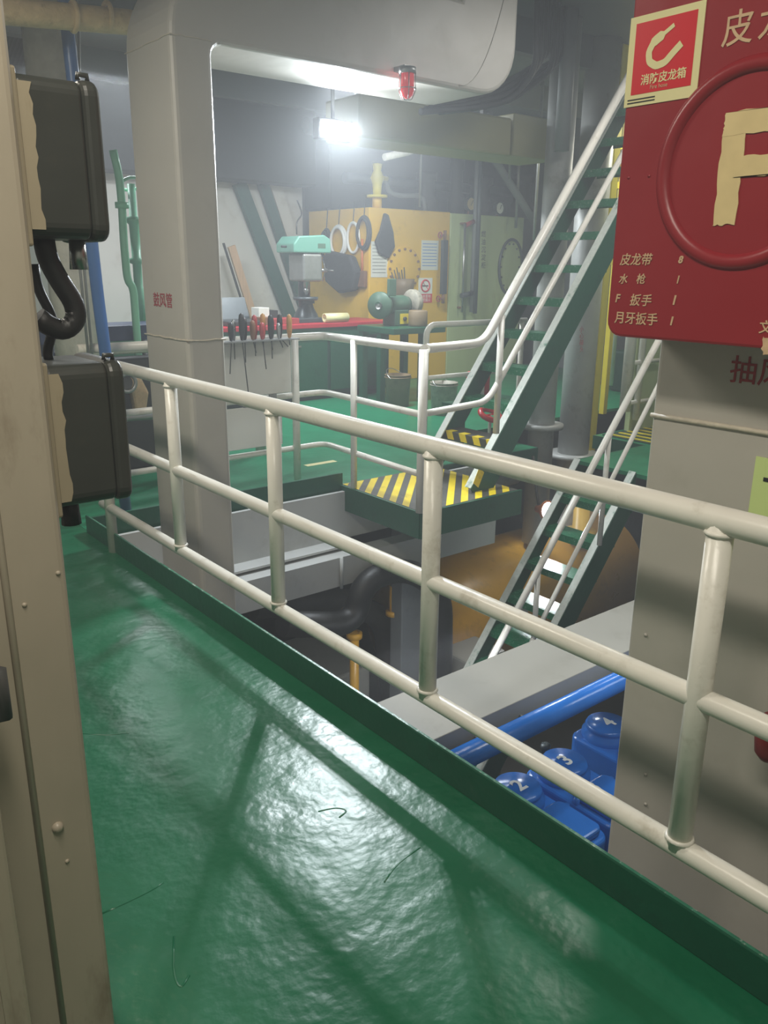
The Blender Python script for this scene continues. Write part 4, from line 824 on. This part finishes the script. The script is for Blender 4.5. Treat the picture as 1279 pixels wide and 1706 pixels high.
one('drain_box', B(4.1, 4.5, 4.0, 4.35, -1.95, -1.45), 'girder_grey', 'grey hopper box left of the lower stair foot', 'box', bev=.02)
one('lower_plinth', B(4.08, 4.52, 3.99, 4.36, Z_LOW, -1.955), 'dark_steel', 'dark plinth under the grey hopper box', 'plinth', bev=.02)
q = ony(835, 845, 4.9); pipe('lagged_stub', 'short silver pipe under the striped landing', [(q.x-.3, 4.9, -.34), (q.x+.15, 4.9, -.34)], .09, 'silver_lagging', n=18)

# ================================================================== BLUE ENGINE
EZ = -1.02
t = thing('engine_block', 'dark blue engine block deep below the grey box girder', 'engine', (3.3, 2.1, Z_LOW))
B(2.0, 5.4, 1.45, 2.75, Z_LOW, -1.42).build('block', 'navy', t, bev=.03); B(2.0, 5.4, 1.75, 2.62, -1.42, -1.28).build('top_deck', 'pipe_dark', t, bev=.01)
for k in range(6): MB().lathe((2.3+k*.5, 2.595, -1.28), [(.022, 0), (.022, .12), (.03, .12), (.03, .15), (0, .15)], (0, 0, 1), 6).build('stud', 'pipe_dark', t)
HC = [onz(862, 1308, EZ), onz(940, 1266, EZ), onz(1012, 1203, EZ)]
pos = {'near': 'half hidden by the deck coaming', 'mid': 'in the middle', 'far': 'beside the grey duct'}
for (c, num, w) in zip(HC, '234', ('half hidden by the deck coaming', 'with two white threes', 'farthest, cut by the grey duct')):
    t = thing('cylinder_cover', f'glossy blue cylinder head cover {w}', 'engine cover', (c.x, c.y, -1.28), group='blue engine covers')
    MB().prism(rrect(c.x-.16, c.x+.16, c.y-.46, c.y+.15, .07, 6), (0, 0, -1.278), (1, 0, 0), (0, 1, 0), (0, 0, .17)).build('head', 'blue_paint', t, bev=.02, seg=3)
    MB().prism(rrect(c.x-.13, c.x+.13, c.y-.43, c.y-.16, .04, 5), (0, 0, -1.108), (1, 0, 0), (0, 1, 0), (0, 0, .045)).build('rocker_lid', 'blue_paint', t, bev=.012)
    MB().lathe((c.x, c.y, -1.108), [(.14, 0), (.14, .03), (.12, .045), (.12, .06), (.125, .07), (.115, .086), (.0, .09)], (0, 0, 1), 36).build('round_cap', 'blue_paint', t)
    text(num, .12, (c.x-.03, c.y-.045, -1.0165), (1, 0, 0), (0, 1, 0), 'white_print', t, bold=.003)
    if num == '3': text(num, .12, (c.x-.05, c.y-.245, -1.0615), (1, 0, 0), (0, 1, 0), 'white_print', t, bold=.003)
    for sx in (-1, 1): MB().lathe((c.x+sx*.14, c.y-.2, -1.11), [(.018, 0), (.018, .03), (0, .032)], (0, 0, 1), 6).build('nut', 'blue_paint', t)
a = ony(765, 1258, 2.2); b = ony(1040, 1137, 2.2); d = (b-a)/(b.x-a.x)
t = thing('blue_pipe', 'long glossy blue pipe in front of the grey box girder', 'pipe', (2.5, 2.2, a.z))
MB().tube([(1.7, 2.2, (a.z+b.z)/2), (6.5, 2.2, (a.z+b.z)/2)], .052, 22).build('run', 'blue_paint', t)
for x in (2.65, 3.25, 4.2): B(x-.015, x+.015, 2.22, 2.289, (a.z+b.z)/2-.06, (a.z+b.z)/2-.04).build('clamp', 'girder_grey', t)
